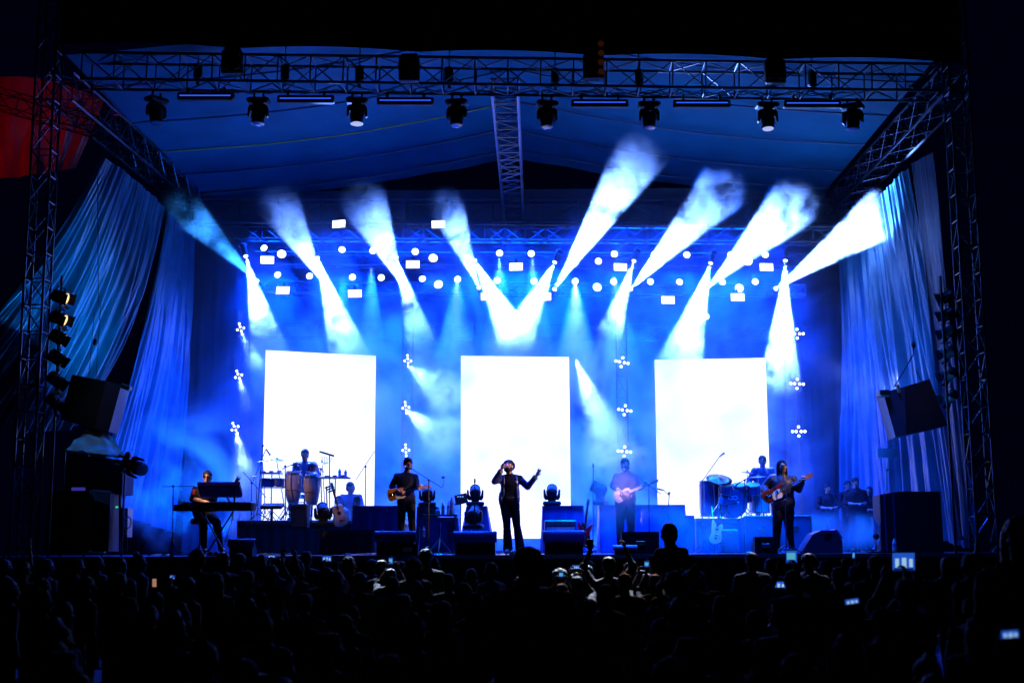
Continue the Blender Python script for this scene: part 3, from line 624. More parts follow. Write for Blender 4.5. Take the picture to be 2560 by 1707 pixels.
def headM(J): return Matrix.Rotation(R(J['yaw']), 3, 'Z') @ Matrix.Rotation(R(J['roll']), 3, 'Y') @ Matrix.Rotation(R(J['tilt']), 3, 'X')
def p_torso(mb, J, g=0., flat=1.):
    f = J['fat']; sx = V(J['shR'])-V(J['shL']); ch = V(J['chest']); pe = V(J['pel']); nk = V(J['neck']); sp = [pe+(pe-ch).normalized()*.13, pe, pe.lerp(ch, .5), ch, ch.lerp(nk, .5), nk.lerp(ch, .12), nk+(nk-ch).normalized()*.02]
    wd = [(.12, .085), (.168, .115), (.146+.03*(f-1), .102+.07*(f-1)), (.168, .115), (.15, .10), (.085, .07), (.055, .055)]
    vs = []; n = 24; k = 6; P_ = crv([tuple(p) for p in sp], k, False); Wd = crv(wd, k, False); m = len(P_)
    for i, (p, (a, b)) in enumerate(zip(P_, Wd)):
        M = frame(P_[max(0, i-1)], P_[min(m-1, i+1)], sx); a = a*f+g; b = b*f*flat+g
        vs += [V(p)+M @ V((a*math.copysign(abs(math.cos(t))**.85, math.cos(t)), b*math.copysign(abs(math.sin(t))**.85, math.sin(t)), 0)) for t in [q*2*math.pi/n for q in range(n)]]
    fs = [tuple(range(n-1, -1, -1)), tuple(range((m-1)*n, m*n))]
    for j in range(m-1): fs += [(j*n+i, j*n+(i+1) % n, (j+1)*n+(i+1) % n, (j+1)*n+i) for i in range(n)]
    mb.add(vs, fs)
    for s_ in 'LR':
        sh = V(J['sh'+s_]); cap(mb, sh, nk.lerp(ch, .22), .054, .056, g); cap(mb, sh, ch+(sh-ch)*.25, .06, .09, g)
def p_arm(mb, J, s, g=0., upto=1.):
    sh, el, wr = V(J['sh'+s]), V(J['el'+s]), V(J['wr'+s]); f = .5+.5*J['fat']
    cap(mb, sh, el, .056*f, .043*f, g)
    if upto > 0: cap(mb, el, el.lerp(wr, upto), .043*f, .043*f+(.028-.043*f)*upto, g)
def p_leg(mb, J, s, g=0., flare=0.):
    hi, kn, an = V(J['hip'+s]), V(J['kn'+s]), V(J['an'+s]); f = J['fat']
    cap(mb, hi, kn, .09*f, .058*f, g); cap(mb, kn, an, .058*f, .04, g); cap(mb, kn.lerp(an, .25)+V((0, .015, 0)), kn.lerp(an, .5), .056*f, .05, g)
    if flare: mb.cyl(kn.lerp(an, .3), an+V((0, 0, -.02)), .055+g, .055+g+flare, 12)
def p_foot(mb, J, s, g=0.):
    an, to = V(J['an'+s]), V(J['to'+s]); cap(mb, an-V((0, 0, .03)), to, .042, .036, g); cap(mb, an-V((0, 0, .045)), an.lerp(to, -.35)-V((0, 0, .05)), .036, .034, g)
def p_head(mb, J):
    c = V(J['head']); H = headM(J); q = lambda x, y, z: c+H @ V((x, y, z))
    mb.ell(q(0, .012, .025), (.077, .096, .095), H, 20, 14); mb.ell(q(0, -.02, -.035), (.062, .075, .082), H, 18, 12); mb.ell(q(0, -.062, -.085), (.034, .03, .028), H)
    cap(mb, q(0, -.095, .015), q(0, -.112, -.018), .009, .014); mb.ell(q(0, -.083, .032), (.052, .016, .011), H); mb.ell(q(0, -.09, -.05), (.025, .013, .012), H)
    for s in (-1, 1): mb.ell(q(s*.078, .005, .0), (.012, .02, .032), H, 10, 8); mb.ell(q(s*.042, -.07, -.015), (.026, .022, .024), H, 10, 8)
    cap(mb, q(0, .02, -.07), V(J['neck']), .056, .062); cap(mb, V(J['neck']), V(J['chest'])+V((0, 0, .1)), .062, .08)
EYE = mat('dark eyes', (.01, .008, .006), .2, 0, 0); LIP = mat('lips', (.24, .08, .06), .5, 0, 0)
def face(J, root, beard=0, brow=True, glasses=False):
    c = V(J['head']); H = headM(J); q = lambda x, y, z: c+H @ V((x, y, z))
    if glasses:
        mb = MB()
        for s in (-1, 1): mb.ell(q(s*.035, -.1, .008), (.031, .009, .021), H, 12, 8); mb.tube([q(s*.06, -.088, .014), q(s*.08, -.03, .012), q(s*.082, .01, .006)], .005, 5)
        mb.cyl(q(-.02, -.104, .014), q(.02, -.104, .014), .005); mb.build('sunglasses', mat('sunglass black', (.01, .01, .012), .08, 0, 0), root)
    else:
        for s in (-1, 1): MB().ell(q(s*.032, -.093, .01), (.013, .007, .006), H, 10, 6).build('eye', EYE, root)
    if brow:
        for s in (-1, 1): MB().tube([q(s*.015, -.101, .032), q(s*.033, -.1, .038), q(s*.052, -.088, .032)], .0045, 5).build('eyebrow', HAIR, root)
    MB().tube([q(-.025, -.093, -.053), q(0, -.106, -.052), q(.025, -.093, -.053)], [.004, .007, .004], 6).build('mouth', LIP, root)
    if beard:
        mb = MB(); mb.ell(q(0, -.045, -.082), (.06, .06, .04+.01*beard), H, 16, 10); mb.ell(q(0, -.09, -.036), (.034, .018, .008), H)
        for s in (-1, 1): mb.ell(q(s*.058, -.02, -.05), (.02, .045, .05), H, 12, 8)
        bake(mb, 'beard', HAIR, root, .008, 1, .004, 60)
def hair(J, root, kind='short', m=HAIR, vox=.009):
    c = V(J['head']); H = headM(J); q = lambda x, y, z: c+H @ V((x, y, z)); mb = MB()
    mb.ell(q(0, .018, .045), (.087, .098, .092), H, 20, 12); mb.ell(q(0, .055, -.01), (.08, .066, .075), H, 16, 10)
    if kind == 'quiff': mb.ell(q(.0, -.055, .105), (.06, .05, .035), H); mb.ell(q(-.02, -.02, .12), (.06, .06, .03), H)
    if kind in ('long', 'pony'):
        for s in (-1, 1): cap(mb, q(s*.07, .02, .03), q(s*.085, .03, -.16 if kind == 'long' else -.04), .035, .03)
        cap(mb, q(0, .07, 0), q(0, .09, -.2 if kind == 'long' else -.06), .075, .06)
    if kind == 'pony': cap(mb, q(0, .1, .05), q(0, .15, -.1), .035, .02)
    if kind == 'curly': mb.ell(q(0, .04, .05), (.115, .115, .11), H, 20, 12)
    if kind == 'bun': mb.ell(q(0, .06, .14), .045)
    return bake(mb, 'hair', m, root, vox, 1, .012 if kind == 'curly' else .007, 45, hash(kind) % 7)
def shoe(J, root, m):
    for s in 'LR': mb = MB(); p_foot(mb, J, s, .008); bake(mb, 'shoe', m, root, .011, 2)
CLBLK = mat('black cotton', (.007, .007, .010), .85, spec=.15, bump=.3, scale=30); JEAN = mat('dark jeans', (.006, .007, .014), .85, spec=.15, bump=.3, scale=40)
NAVY = mat('navy shirt', (.004, .008, .040), .85, spec=.15, bump=.3, scale=30); LEATH = mat('leather shoe', (.015, .013, .012), .35)
def ptarget(px, py, Y, base, rz=0): return Matrix.Rotation(-rz, 3, 'Z') @ (at(px, py, Y)-V(base))

def performer(label, base, J, hands, shirt=CLBLK, sleeve=.95, trousers=JEAN, hairk='short', beard=0, glasses=False, skin=SKIN, hairm=HAIR, shoes=LEATH, flare=.0, brow=True, shirt_g=.016, rz=0, leg_g=.012):
    t = thing('person', label, 'person', base, rz)
    mb = MB(); p_torso(mb, J, -.006); p_head(mb, J)
    for s in 'LR': p_arm(mb, J, s); p_leg(mb, J, s, -.006); p_foot(mb, J, s, -.004)
    for s, hd in zip('LR', hands): hand(mb, J['wr'+s], *hd)
    bake(mb, 'body', skin, t, .0072, 2)
    mb = MB(); p_torso(mb, J, shirt_g)
    for s in 'LR': p_arm(mb, J, s, shirt_g-.002, sleeve)
    bake(mb, 'shirt', shirt, t, .0095, 3, .006, 9, len(label))
    mb = MB(); mb.ell(V(J['pel'])-V((0, 0, .02)), (.172*J['fat'], .12*J['fat'], .13))
    for s in 'LR': p_leg(mb, J, s, leg_g, flare)
    bake(mb, 'trousers', trousers, t, .0095, 3, .005, 10, len(label))
    hair(J, t, hairk, hairm); shoe(J, t, shoes); face(J, t, beard, brow, glasses)
    return t
# ------------------------------------------------------------------ risers, cases, wedges
def FX(px, Y): p = at(px, 1375, Y); return p.x
def ZH(py, Y): return at(1280, py, Y).z
def wavy_skirt(mb, x0, x1, y0, y1, z0, z1, seed=0, amp=.02, step=.05, taper=0.):
    """cloth skirt hanging round a box, closed at the top"""
    pts = []; 
    def run(a, b):
        L_ = math.hypot(b[0]-a[0], b[1]-a[1]); n_ = max(2, int(L_/step))
        for i in range(n_): t_ = i/n_; pts.append((a[0]+(b[0]-a[0])*t_, a[1]+(b[1]-a[1])*t_, (b[1]-a[1])/L_, -(b[0]-a[0])/L_))
    run((x0, y0), (x1, y0)); run((x1, y0), (x1, y1)); run((x1, y1), (x0, y1)); run((x0, y1), (x0, y0))
    n_ = len(pts); vs = []; lv = 7
    for j in range(lv):
        t_ = j/(lv-1)
        for i, (x, y, nx, ny) in enumerate(pts):
            d = amp*(.15+t_)*(math.sin(i*1.3+seed)+.6*math.sin(i*2.9+seed*2)+.5*noise.noise(V((i*.4, j*.5, seed))))+taper*t_
            vs.append((x+nx*d, y+ny*d, z1+(z0-z1)*t_))
    fs = [tuple(range(n_-1, -1, -1))]
    for j in range(lv-1): fs += [(j*n_+i, (j+1)*n_+i, (j+1)*n_+(i+1) % n_, j*n_+(i+1) % n_) for i in range(n_)]
    return mb.add(vs, [tuple(reversed(f)) for f in fs])
def riser(label, x0, x1, Y0, Y1, h, m=BLKC):
    o = V(((x0+x1)/2, Y0, FLOOR)); t = thing('riser', label, 'riser', o)
    MB(o).box(((x0+x1)/2, (Y0+Y1)/2, FLOOR+h-.04), (x1-x0, Y1-Y0, .08), bev=.01).build('deck', DECK, t)
    wavy_skirt(MB(o), x0+.01, x1-.01, Y0+.01, Y1-.01, FLOOR, FLOOR+h-.082, len(label)).build('skirt', m, t, smooth=True)
    for k in range(2): MB(o).box((x0+.12+k*(x1-x0-.24), Y0-.02, FLOOR+h-.03), (.03, .03, .06)).build('clamp', ALU, t)
    return t
RT = FLOOR+.70
riser('long black skirted riser carrying the congas', FX(590, 26.8), FX(1005, 26.8), 26.8, 29.8, .70)
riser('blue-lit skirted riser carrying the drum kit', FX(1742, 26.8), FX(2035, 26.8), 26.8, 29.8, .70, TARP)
def cloth_case(label, xa, xb, ytop, Y, dep=.6, m=TARP, taper=.1, seed=1):
    x0, x1, zt_ = FX(xa, Y), FX(xb, Y), ZH(ytop, Y); o = V(((x0+x1)/2, Y, FLOOR)); t = thing('flight_case', label, 'case', o)
    MB(o).box(((x0+x1)/2, Y+dep/2, (FLOOR+zt_)/2), (x1-x0-.05, dep-.05, zt_-FLOOR-.02), bev=.02).build('case_body', BLKP, t)
    wavy_skirt(MB(o), x0, x1, Y, Y+dep, FLOOR+.02, zt_, seed, .025, .05, taper).build('cover', m, t, smooth=True)
    return t
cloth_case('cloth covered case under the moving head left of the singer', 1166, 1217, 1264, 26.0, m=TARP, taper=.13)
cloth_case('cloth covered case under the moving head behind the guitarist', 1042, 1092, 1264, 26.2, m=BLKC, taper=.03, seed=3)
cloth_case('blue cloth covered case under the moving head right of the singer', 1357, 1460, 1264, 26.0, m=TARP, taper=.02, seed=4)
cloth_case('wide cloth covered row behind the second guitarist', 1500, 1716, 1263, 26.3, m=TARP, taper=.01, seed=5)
cloth_case('low covered case between the wide row and the drum riser', 1714, 1738, 1290, 26.3, m=TARP, taper=.0, seed=6)
cloth_case('covered case right of the congas, behind the acoustic guitar', 880, 1000, 1262, 26.0, m=TARP, taper=.02, seed=7)
cloth_case('low black case at the foot of the conga riser', 800, 935, 1322, 25.2, m=BLKC, taper=.03, seed=8)
cloth_case('low covered case behind the small bottle table', 1050, 1142, 1292, 25.3, m=TARP, taper=.03, seed=9)
def amp(label, xa, xb, y0, y1, Y, gm, body=BLKP, frame_=False):
    x0, x1, z1, z0 = FX(xa, Y), FX(xb, Y), ZH(y0, Y), ZH(y1, Y); z0 = max(z0, FLOOR); o = V(((x0+x1)/2, Y, z0)); t = thing('amplifier', label, 'amplifier', o)
    w_, h = x1-x0, z1-z0
    MB(o).box(((x0+x1)/2, Y+.17, (z0+z1)/2), (w_, .34, h), bev=.02).build('cabinet', body, t)
    MB(o).box(((x0+x1)/2, Y-.004, z0+h*.43), (w_*.88, .012, h*.7)).build('grille', gm, t)
    MB(o).box(((x0+x1)/2, Y-.004, z1-h*.11), (w_*.88, .012, h*.13)).build('control_panel', mat('amp panel', (.12, .12, .13), .4), t)
    for k in range(5): MB(o).cyl((x0+w_*(.2+.15*k), Y-.01, z1-h*.11), (x0+w_*(.2+.15*k), Y-.03, z1-h*.11), .012).build('knob', STEEL, t)
    MB(o).tube([((x0+x1)/2-.1, Y+.17, z1), ((x0+x1)/2-.08, Y+.17, z1+.03), ((x0+x1)/2+.08, Y+.17, z1+.03), ((x0+x1)/2+.1, Y+.17, z1)], .01, 5).build('handle', BLKP, t)
    return t
amp('amplifier with pale lavender grille right of the singer', 1362, 1442, 1300, 1380, 25.2, mat('pale grille', (.5, .45, .6), .6), TARP)
amp('amplifier with dark grille under the blue guitar in front of the drums', 1800, 1848, 1325, 1384, 26.0, mat('dark grille', (.03, .05, .12), .6), TARP)
amp('black amplifier behind the keyboard stand, beside the conga riser', 724, 766, 1256, 1318, 26.0, mat('dark grille', (.03, .05, .12), .6))
# aluminium framed cases before the drum riser
for k, (xa, xb, lab) in enumerate(((1863, 1950, 'metal framed flight case in front of the drum riser, left one'), (1952, 2030, 'metal framed flight case in front of the drum riser, right one behind the bassist'))):
    Y = 26.2; x0, x1, z1 = FX(xa, Y), FX(xb, Y), ZH(1293, Y); o = V(((x0+x1)/2, Y, FLOOR)); t = thing('flight_case', lab, 'case', o, 0, 'metal framed cases')
    MB(o).box(((x0+x1)/2, Y+.25, (FLOOR+z1)/2), (x1-x0-.02, .5, z1-FLOOR-.02)).build('case_body', mat('case panel', (.03, .045, .12), .4), t)
    for (a, b) in (((x0, z1), (x1, z1)), ((x0, FLOOR+.02), (x1, FLOOR+.02)), ((x0, FLOOR), (x0, z1)), ((x1, FLOOR), (x1, z1))):
        MB(o).cyl((a[0], Y, a[1]), (b[0], Y, b[1]), .018, n=6).build('edge', ALU, t)
    MB(o).box(((x0+x1)/2, Y-.012, (FLOOR+z1)/2+.12), (.12, .02, .08)).build('latch', STEEL, t)
def wedge(label, xa, xb, ytop, Y=23.75, cover=True, dep=.45, low=0.):
    x0, x1, z1 = FX(xa, Y), FX(xb, Y), ZH(ytop, Y); o = V(((x0+x1)/2, Y, FLOOR)); t = thing('monitor_wedge', label, 'stage monitor', o, 0, 'floor monitors along the stage front')
    h = z1-FLOOR; w_ = x1-x0; cx = (x0+x1)/2
    vs = []
    for sx in (-1, 1):
        for (y, z) in ((0, 0), (dep, 0), (dep, h*.35), (dep*.35, h), (0, h)): vs.append((cx+sx*(w_/2-.01)*(1-.02*z), Y+y, FLOOR+z))
    MB(o).add(vs, [(0, 1, 2, 3, 4), (9, 8, 7, 6, 5), (0, 5, 6, 1), (1, 6, 7, 2), (2, 7, 8, 3), (3, 8, 9, 4), (4, 9, 5, 0)]).build('cabinet', BLKP, t)
    MB(o).add([(cx-w_*.42, Y+dep*.98+.01, FLOOR+h*.38), (cx+w_*.42, Y+dep*.98+.01, FLOOR+h*.38), (cx+w_*.42, Y+dep*.38+.01, FLOOR+h*.97), (cx-w_*.42, Y+dep*.38+.01, FLOOR+h*.97)], [(0, 1, 2, 3)]).build('grille', mat('dark grille', (.03, .05, .12), .6), t)
    MB(o).box((cx, Y-.006, FLOOR+h*.5), (.16, .012, .07), bev=.004).build('handle_plate', STEEL if not cover else BLKM, t)
    if cover:
        mb = MB(o); n_ = 40; vs = []
        for i in range(n_+1):
            u = i/n_; x = cx+(u-.5)*(w_+.05); s_ = .012*math.sin(i*1.7)+.008*math.sin(i*3.1)
            vs += [(x, Y+dep*.45, FLOOR+h*.96+.02), (x, Y+.02, z1+.014+s_*.5), (x, Y-.015+s_*.4, z1-.015), (x, Y-.028+s_, z1-h*.25), (x, Y-.022-s_, z1-h*.47+s_*2.2)]
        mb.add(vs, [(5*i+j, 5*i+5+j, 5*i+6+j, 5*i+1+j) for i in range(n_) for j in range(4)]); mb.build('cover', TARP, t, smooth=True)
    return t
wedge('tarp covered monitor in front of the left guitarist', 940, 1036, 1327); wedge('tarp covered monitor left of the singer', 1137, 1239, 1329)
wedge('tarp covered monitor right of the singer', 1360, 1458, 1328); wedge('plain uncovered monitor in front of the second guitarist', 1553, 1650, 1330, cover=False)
wedge('small black box monitor below the left guitarist', 990, 1046, 1358, 23.55, False, .3); wedge('small black box behind the raised hands', 1536, 1590, 1365, 23.55, True, .3)
wedge('small black monitor at the bassist feet', 1886, 1946, 1344, 23.7, False, .4); wedge('small black monitor in front of the keyboard player', 572, 632, 1345, 23.65, True, .4)
o = V((FX(2055, 24.2), 24.2, FLOOR)); t = thing('monitor_wedge', 'large monitor wedge seen from the side, right of the bassist', 'stage monitor', o, 0, 'floor monitors along the stage front')
pl = [(-.39, 0), (.39, 0), (.39, .2), (.36, .27), (.25, .42), (0, .42), (-.16, .35), (-.28, .18)]
MB(o).prism(pl, 0, .55, Matrix.Translation(o) @ Matrix.Rotation(R(90), 4, 'X') @ Matrix.Translation((0, 0, -.55))).build('cabinet', mat('monitor shell', (.02, .025, .06), .35), t)
MB(o).box(o+V((.33, .25, .35)), (.03, .42, .2), Matrix.Rotation(R(-35), 3, 'Y')).build('grille', TARP, t)
MB(o).box(o+V((.12, -.005, .33)), (.12, .02, .05), Matrix.Rotation(R(-30), 3, 'Y')).build('handle', STEEL, t)

# floor moving heads
for i, (px, Y, lab, rz) in enumerate(((1067, 26.4, 'moving head on the case behind the guitarist neck', .15), (1188, 26.25, 'moving head on the case left of the singer', .05), (1381, 26.25, 'moving head on the case right of the singer', -.05), (1503, 26.5, 'dark moving head turned sideways behind the red guitar', 1.3))):
    zt_ = ZH(1264, 26.2); t = head_proto('moving_head', lab, DARKL, group='moving heads standing on cases') if i == 0 else copy_tree(t)
    t['label'] = lab; t.location = (FX(px, Y), Y, zt_-.06); t.rotation_euler = (R(180), 0, rz); t.scale = (.95, .95, .95) if i < 3 else (1.05, 1.05, 1.1)
    if i == 0:
        for ch in t.children:
            if ch.name.startswith('base'): pass
t = head_proto('moving_head', 'dark moving head lying low behind the acoustic guitar', DARKL, group='moving heads standing on cases'); t.location = (FX(806, 25.6), 25.6, FLOOR+.5); t.rotation_euler = (R(180), 0, .3)
t = copy_tree(t); t['label'] = 'dim moving head hidden before the case left of the singer'; t.location = (FX(1184, 25.5), 25.5, FLOOR+.42); t.rotation_euler = (R(180), 0, -.2)

# ------------------------------------------------------------------ stands
def mic_stand(label, px, Y, base_z, top, tip, mic=True, back=.0, tail=None, cat='microphone stand', m=BLKM, legr=.3):
    """pole at px; top=(px,py) joint; tip=(px,py) microphone end of the boom; tail the rear end"""
    x = FX(px, Y); o = V((x, Y, base_z)); t = thing('mic_stand', label, cat, o)
    T = at(*top, Y); MB(o).cyl((x, Y, base_z+.1), T, .013, .010, 7).build('pole', m, t)
    for k in range(3):
        a = 2.2+k*2.094; MB(o).tube([(x, Y, base_z+.16), (x+math.cos(a)*legr, Y+math.sin(a)*legr, base_z+.015)], .011, 6).build('leg', m, t)
    if tip:
        P_ = at(*tip, Y+back); tl = at(*tail, Y-back*.3) if tail else T+(T-P_).normalized()*.18
        MB(o).cyl(tl, P_, .009, .008, 7).build('boom', m, t); MB(o).ell(T, .026, n=10, h=6).build('clutch', m, t)
        if mic:
            d = (P_-T).normalized(); d = (d+V((0, 0, -.3))).normalized(); mm = MB(o).cyl(P_, P_+d*.12, .013, .018, 9); mm.build('microphone', BLKP, t)
            MB(o).ell(P_+d*.14, .026, n=12, h=8).build('mic_head', mat('mic mesh', (.35, .36, .4), .35, .8), t)
    else: MB(o).cyl(T, T+V((0, 0, .08)), .02, .014, 8).build('clip', m, t)
    return t
mic_stand('boom stand left of the keyboard player, its arm level', 431, 24.0, FLOOR, (433, 1215), (482, 1215), True, .1, (405, 1216))
mic_stand('boom stand in front of the left guitarist', 1071, 24.2, FLOOR, (1072, 1200), (1030, 1172), True, 0, (1106, 1219))
mic_stand('straight stand left of the singer with an empty clip', 1186, 24.6, FLOOR, (1187, 1206), None)
mic_stand('straight stand right before the bassist face', 1966, 24.1, FLOOR, (1963, 1250), (1957, 1180), True, .0, (1970, 1262), m=mat('thick blue stand', (.02, .04, .12), .35))
mic_stand('tall boom stand leaning over the drum kit', 1756, 26.5, FLOOR, (1755, 1203), (1799, 1141), True, .3, (1747, 1214))
mic_stand('boom stand in front of the left screen edge', 912, 27.2, RT, (914, 1166), (936, 1128), False, 0, (889, 1200))
mic_stand('tall boom stand reaching over the percussion table', 640, 27.4, RT, (657, 1114), (665, 1122), True, 0, (633, 1202))
mic_stand('boom stand between the keyboards and the timbales', 627, 26.3, FLOOR, (629, 1207), (607, 1179), False, 0, (665, 1243))
mic_stand('boom stand in front of the second guitarist', 1624, 24.9, FLOOR, (1622, 1213), (1577, 1180), True, 0, (1653, 1235))
mic_stand('short gooseneck stand before the right screen', 1667, 26.0, FLOOR, (1673, 1232), (1660, 1225), True, 0, (1675, 1240))
mic_stand('thin bare stand at the red guitar', 1483, 27.0, FLOOR, (1483, 1168), None)

o = V((FX(1099, 23.9), 23.9, FLOOR)); t = thing('tripod_stand', 'chrome tripod stand between two monitors', 'stand', o)
MB(o).cyl(o+V((0, 0, .03)), o+V((0, 0, .58)), .016, n=8).build('pole', STEEL, t)
for k in range(3): a = .5+k*2.094; MB(o).cyl(o+V((0, 0, .3)), o+V((math.cos(a)*.27, math.sin(a)*.27, .01)), .01, n=6).build('leg', STEEL, t)
MB(o).lathe([(.12, 0), (.13, .012), (.11, .02)], o).build('base_ring', STEEL, t)
# action camera arm on the guitarist's boom
o = at(1106, 1217, 24.1); t = thing('camera_arm', 'small camera on a bent arm beside the left guitarist stand', 'camera', o)
MB(o).tube([o, at(1110, 1206, 24.1), at(1109, 1198, 24.1)], .008, 6).build('arm', BLKM, t); MB(o).box(at(1108, 1193, 24.1), (.06, .04, .045), bev=.006).build('camera_body', BLKP, t)
MB(o).cyl(at(1108, 1193, 24.08), at(1108, 1193, 24.06), .014).build('lens', DARKL, t)
# small table with bottles
Y = 24.9; zt_ = ZH(1285, Y); o = V((FX(1100, Y), Y, FLOOR)); t = thing('side_table', 'small dark table holding bottles beside the left guitarist', 'table', o)
MB(o).box((o.x, Y, zt_-.015), (.66, .4, .03), bev=.008).build('table_top', BLKP, t)
for sx in (-1, 1):
    for sy in (-1, 1): MB(o).cyl((o.x+sx*.29, Y+sy*.16, zt_-.03), (o.x+sx*.29, Y+sy*.16, FLOOR), .013, n=6).build('leg', ALU, t)
def bottle(label, p, h=.2, r_=.032, m=None, g='plastic bottles on stage'):
    m = m or mat('clear plastic', (.55, .68, .85), .12, 0, 0, spec=.8)
    t = thing('bottle', label, 'bottle', p, 0, g); MB().lathe([(r_*.85, 0), (r_, .01), (r_, h*.35), (r_*.88, h*.45), (r_, h*.55), (r_, h*.7), (r_*.4, h*.9), (r_*.38, h*.95)], n=14).build('bottle_body', m, t, smooth=True)
    MB().cyl((0, 0, h*.95), (0, 0, h), r_*.45, n=12).build('cap', WHITE, t); MB().lathe([(r_*1.03, h*.46), (r_*1.03, h*.66)], n=14).build('band', mat('label blue', (.1, .25, .7), .4), t); return t
bt = V((0, 0, zt_)) 
bottle('slim clear bottle with blue band in the middle of the small table', (FX(1108, Y), Y-.1, zt_), .24)
bottle('tall blue-tinted bottle at the right of the small table', (FX(1130, Y), Y-.05, zt_), .34, .042, mat('blue plastic', (.15, .4, .85), .15, 0, 0))
bottle('squat pale bottle behind the slim one on the table', (FX(1121, Y), Y+.05, zt_), .25, .035, WHITE)
bottle('small water bottle standing beside the chrome tripod', (FX(1059, 24.6), 24.6, ZH(1341, 24.6)), .2)
bottle('water bottle on the floor by the left boom stand', (FX(430, 23.8), 23.8, FLOOR), .3, .045, mat('blue plastic', (.15, .4, .85), .15, 0, 0))
bottle('water bottle on the floor before the right black box', (FX(2237, 23.9), 23.9, FLOOR), .26, .04)
c_ = thing('napkin_box', 'small white box on the left of the bottle table', 'box', (FX(1095, Y), Y-.08, zt_)); MB().box((0, 0, .04), (.1, .07, .08), bev=.006).build('box_body', WHITE, c_); MB().box((0, -.01, .083), (.05, .02, .012)).build('tissue', WHITE, c_)
# music stand
o = V((FX(1150, 25.1), 25.1, FLOOR)); t = thing('music_stand', 'tilted music stand between table and moving head', 'music stand', o)
MB(o).cyl(o, at(1152, 1258, 25.1), .012).build('pole', BLKM, t)
Mx = Matrix.Rotation(R(-12), 3, 'Y') @ Matrix.Rotation(R(-20), 3, 'X')
MB(o).box(at(1153, 1247, 25.1), (.24, .015, .2), Mx).build('desk', BLKP, t); MB(o).box(at(1151, 1258, 25.05), (.24, .05, .012), Mx).build('ledge', BLKP, t)
for k in range(3): MB(o).box(at(1145+k*6, 1241, 25.07), (.028, .01, .018), Mx).build('clip_light', emis('pale screen light', (.3, .5, 1), .8, False), t)
for k in range(3): a = .9+k*2.094; MB(o).cyl(o+V((0, 0, .22)), o+V((math.cos(a)*.28, math.sin(a)*.28, .01)), .01, n=6).build('leg', BLKM, t)

# ------------------------------------------------------------------ drums
HEADM_ = mat('drum head', (.55, .56, .6), .5, var=.08); SHELL = mat('blue sparkle shell', (.03, .06, .22), .25, .2, .3, 40)
def drum(label, c, r_, d, axis=(0, 0, 1), shell=None, name='drum', cat='drum', lugs=6, headm=None, group=None):
    c = V(c); q = V(axis).to_track_quat('Z', 'Y').to_matrix(); t = thing(name, label, cat, c, 0, group); o = c
    MB(o).lathe([(r_*.98, -d/2), (r_, -d/2+.01), (r_, d/2-.01), (r_*.98, d/2)], c, q, 26).build('shell', shell or SHELL, t, smooth=False)
    for s in (-1, 1):
        MB(o).lathe([(r_+.012, s*d/2-.014), (r_+.014, s*d/2), (r_+.004, s*d/2+.012)] if s > 0 else [(r_+.004, -d/2-.012), (r_+.014, -d/2), (r_+.012, -d/2+.014)], c, q, 26).build('hoop', STEEL, t)
    MB(o).lathe([(r_*.98, d/2+.013), (r_*.5, d/2+.0145)], c, q, 26).build('drum_head', headm or HEADM_, t)
    for k in range(lugs): a = k*2*math.pi/lugs; MB(o).cyl(c+q @ V(((r_+.012)*math.cos(a), (r_+.012)*math.sin(a), -d*.42)), c+q @ V(((r_+.012)*math.cos(a), (r_+.012)*math.sin(a), d*.42)), .006, n=5).build('lug', STEEL, t)
    return t
def conga(label, px, Y, ytop, ybot, r_):
    z1, z0 = ZH(ytop, Y), RT; h = ZH(ytop, Y)-ZH(ybot, Y); o = V((FX(px, Y), Y, RT)); t = thing('conga', label, 'conga drum', o, 0, 'the two congas'); b = z1-h
    MB(o).lathe([(r_*.62, b-o.z), (r_*.8, b-o.z+h*.12), (r_*1.03, b-o.z+h*.45), (r_*1.05, b-o.z+h*.62), (r_*.95, z1-o.z-.02), (r_*.9, z1-o.z)], o, n=30).build('shell', CONGA, t, smooth=True)
    MB(o).lathe([(r_*.97, z1-o.z-.075), (r_*1.0, z1-o.z-.06), (r_*1.0, z1-o.z-.035), (r_*.93, z1-o.z-.03)], o, n=30).build('rim', STEEL, t)
    MB(o).lathe([(r_*.93, z1-o.z-.01), (r_*.9, z1-o.z+.012), (r_*.4, z1-o.z+.016)], o, n=30).build('drum_head', HEADM_, t)
    MB(o).lathe([(r_*1.045, b-o.z+h*.40), (r_*1.05, b-o.z+h*.425)], o, n=30).build('band', STEEL, t)
    for k in range(6): a = .3+k*math.pi/3; MB(o).cyl(o+V((r_*1.03*math.cos(a), r_*1.03*math.sin(a), z1-o.z-.05)), o+V((r_*1.06*math.cos(a), r_*1.06*math.sin(a), z1-o.z-.25)), .008, n=6).build('lug', STEEL, t)
    for k in range(3): a = .5+k*2.094; MB(o).cyl(o+V((r_*.6*math.cos(a), r_*.6*math.sin(a), b-o.z+.05)), o+V((r_*1.3*math.cos(a), r_*1.3*math.sin(a), .0)), .012, n=6).build('leg', STEEL, t)
    return t
conga('left conga with amber shell catching the light', 730, 27.3, 1176, 1256, .165); conga('right conga in front of the percussionist', 777, 27.3, 1184, 1260, .16)
drum('left bongo above the congas', at(743, 1168, 27.5), .085, .16, (0, .1, 1), SHELL, 'bongo', 'bongo', group='bongos'); drum('right bongo above the congas', at(779, 1170, 27.5), .1, .17, (0, .1, 1), mat('red shell', (.25, .03, .05), .3), 'bongo', 'bongo', group='bongos')
drum('left timbale beside the congas', at(667, 1208, 27.2), .12, .17, (0, .1, 1), TARP, 'timbale', 'timbale', group='timbales'); drum('right timbale touching the left conga', at(695, 1208, 27.2), .13, .17, (0, .1, 1), TARP, 'timbale', 'timbale', group='timbales')
CYM = mat('cymbal bronze', (.2, .16, .12), .3, .9, .1)
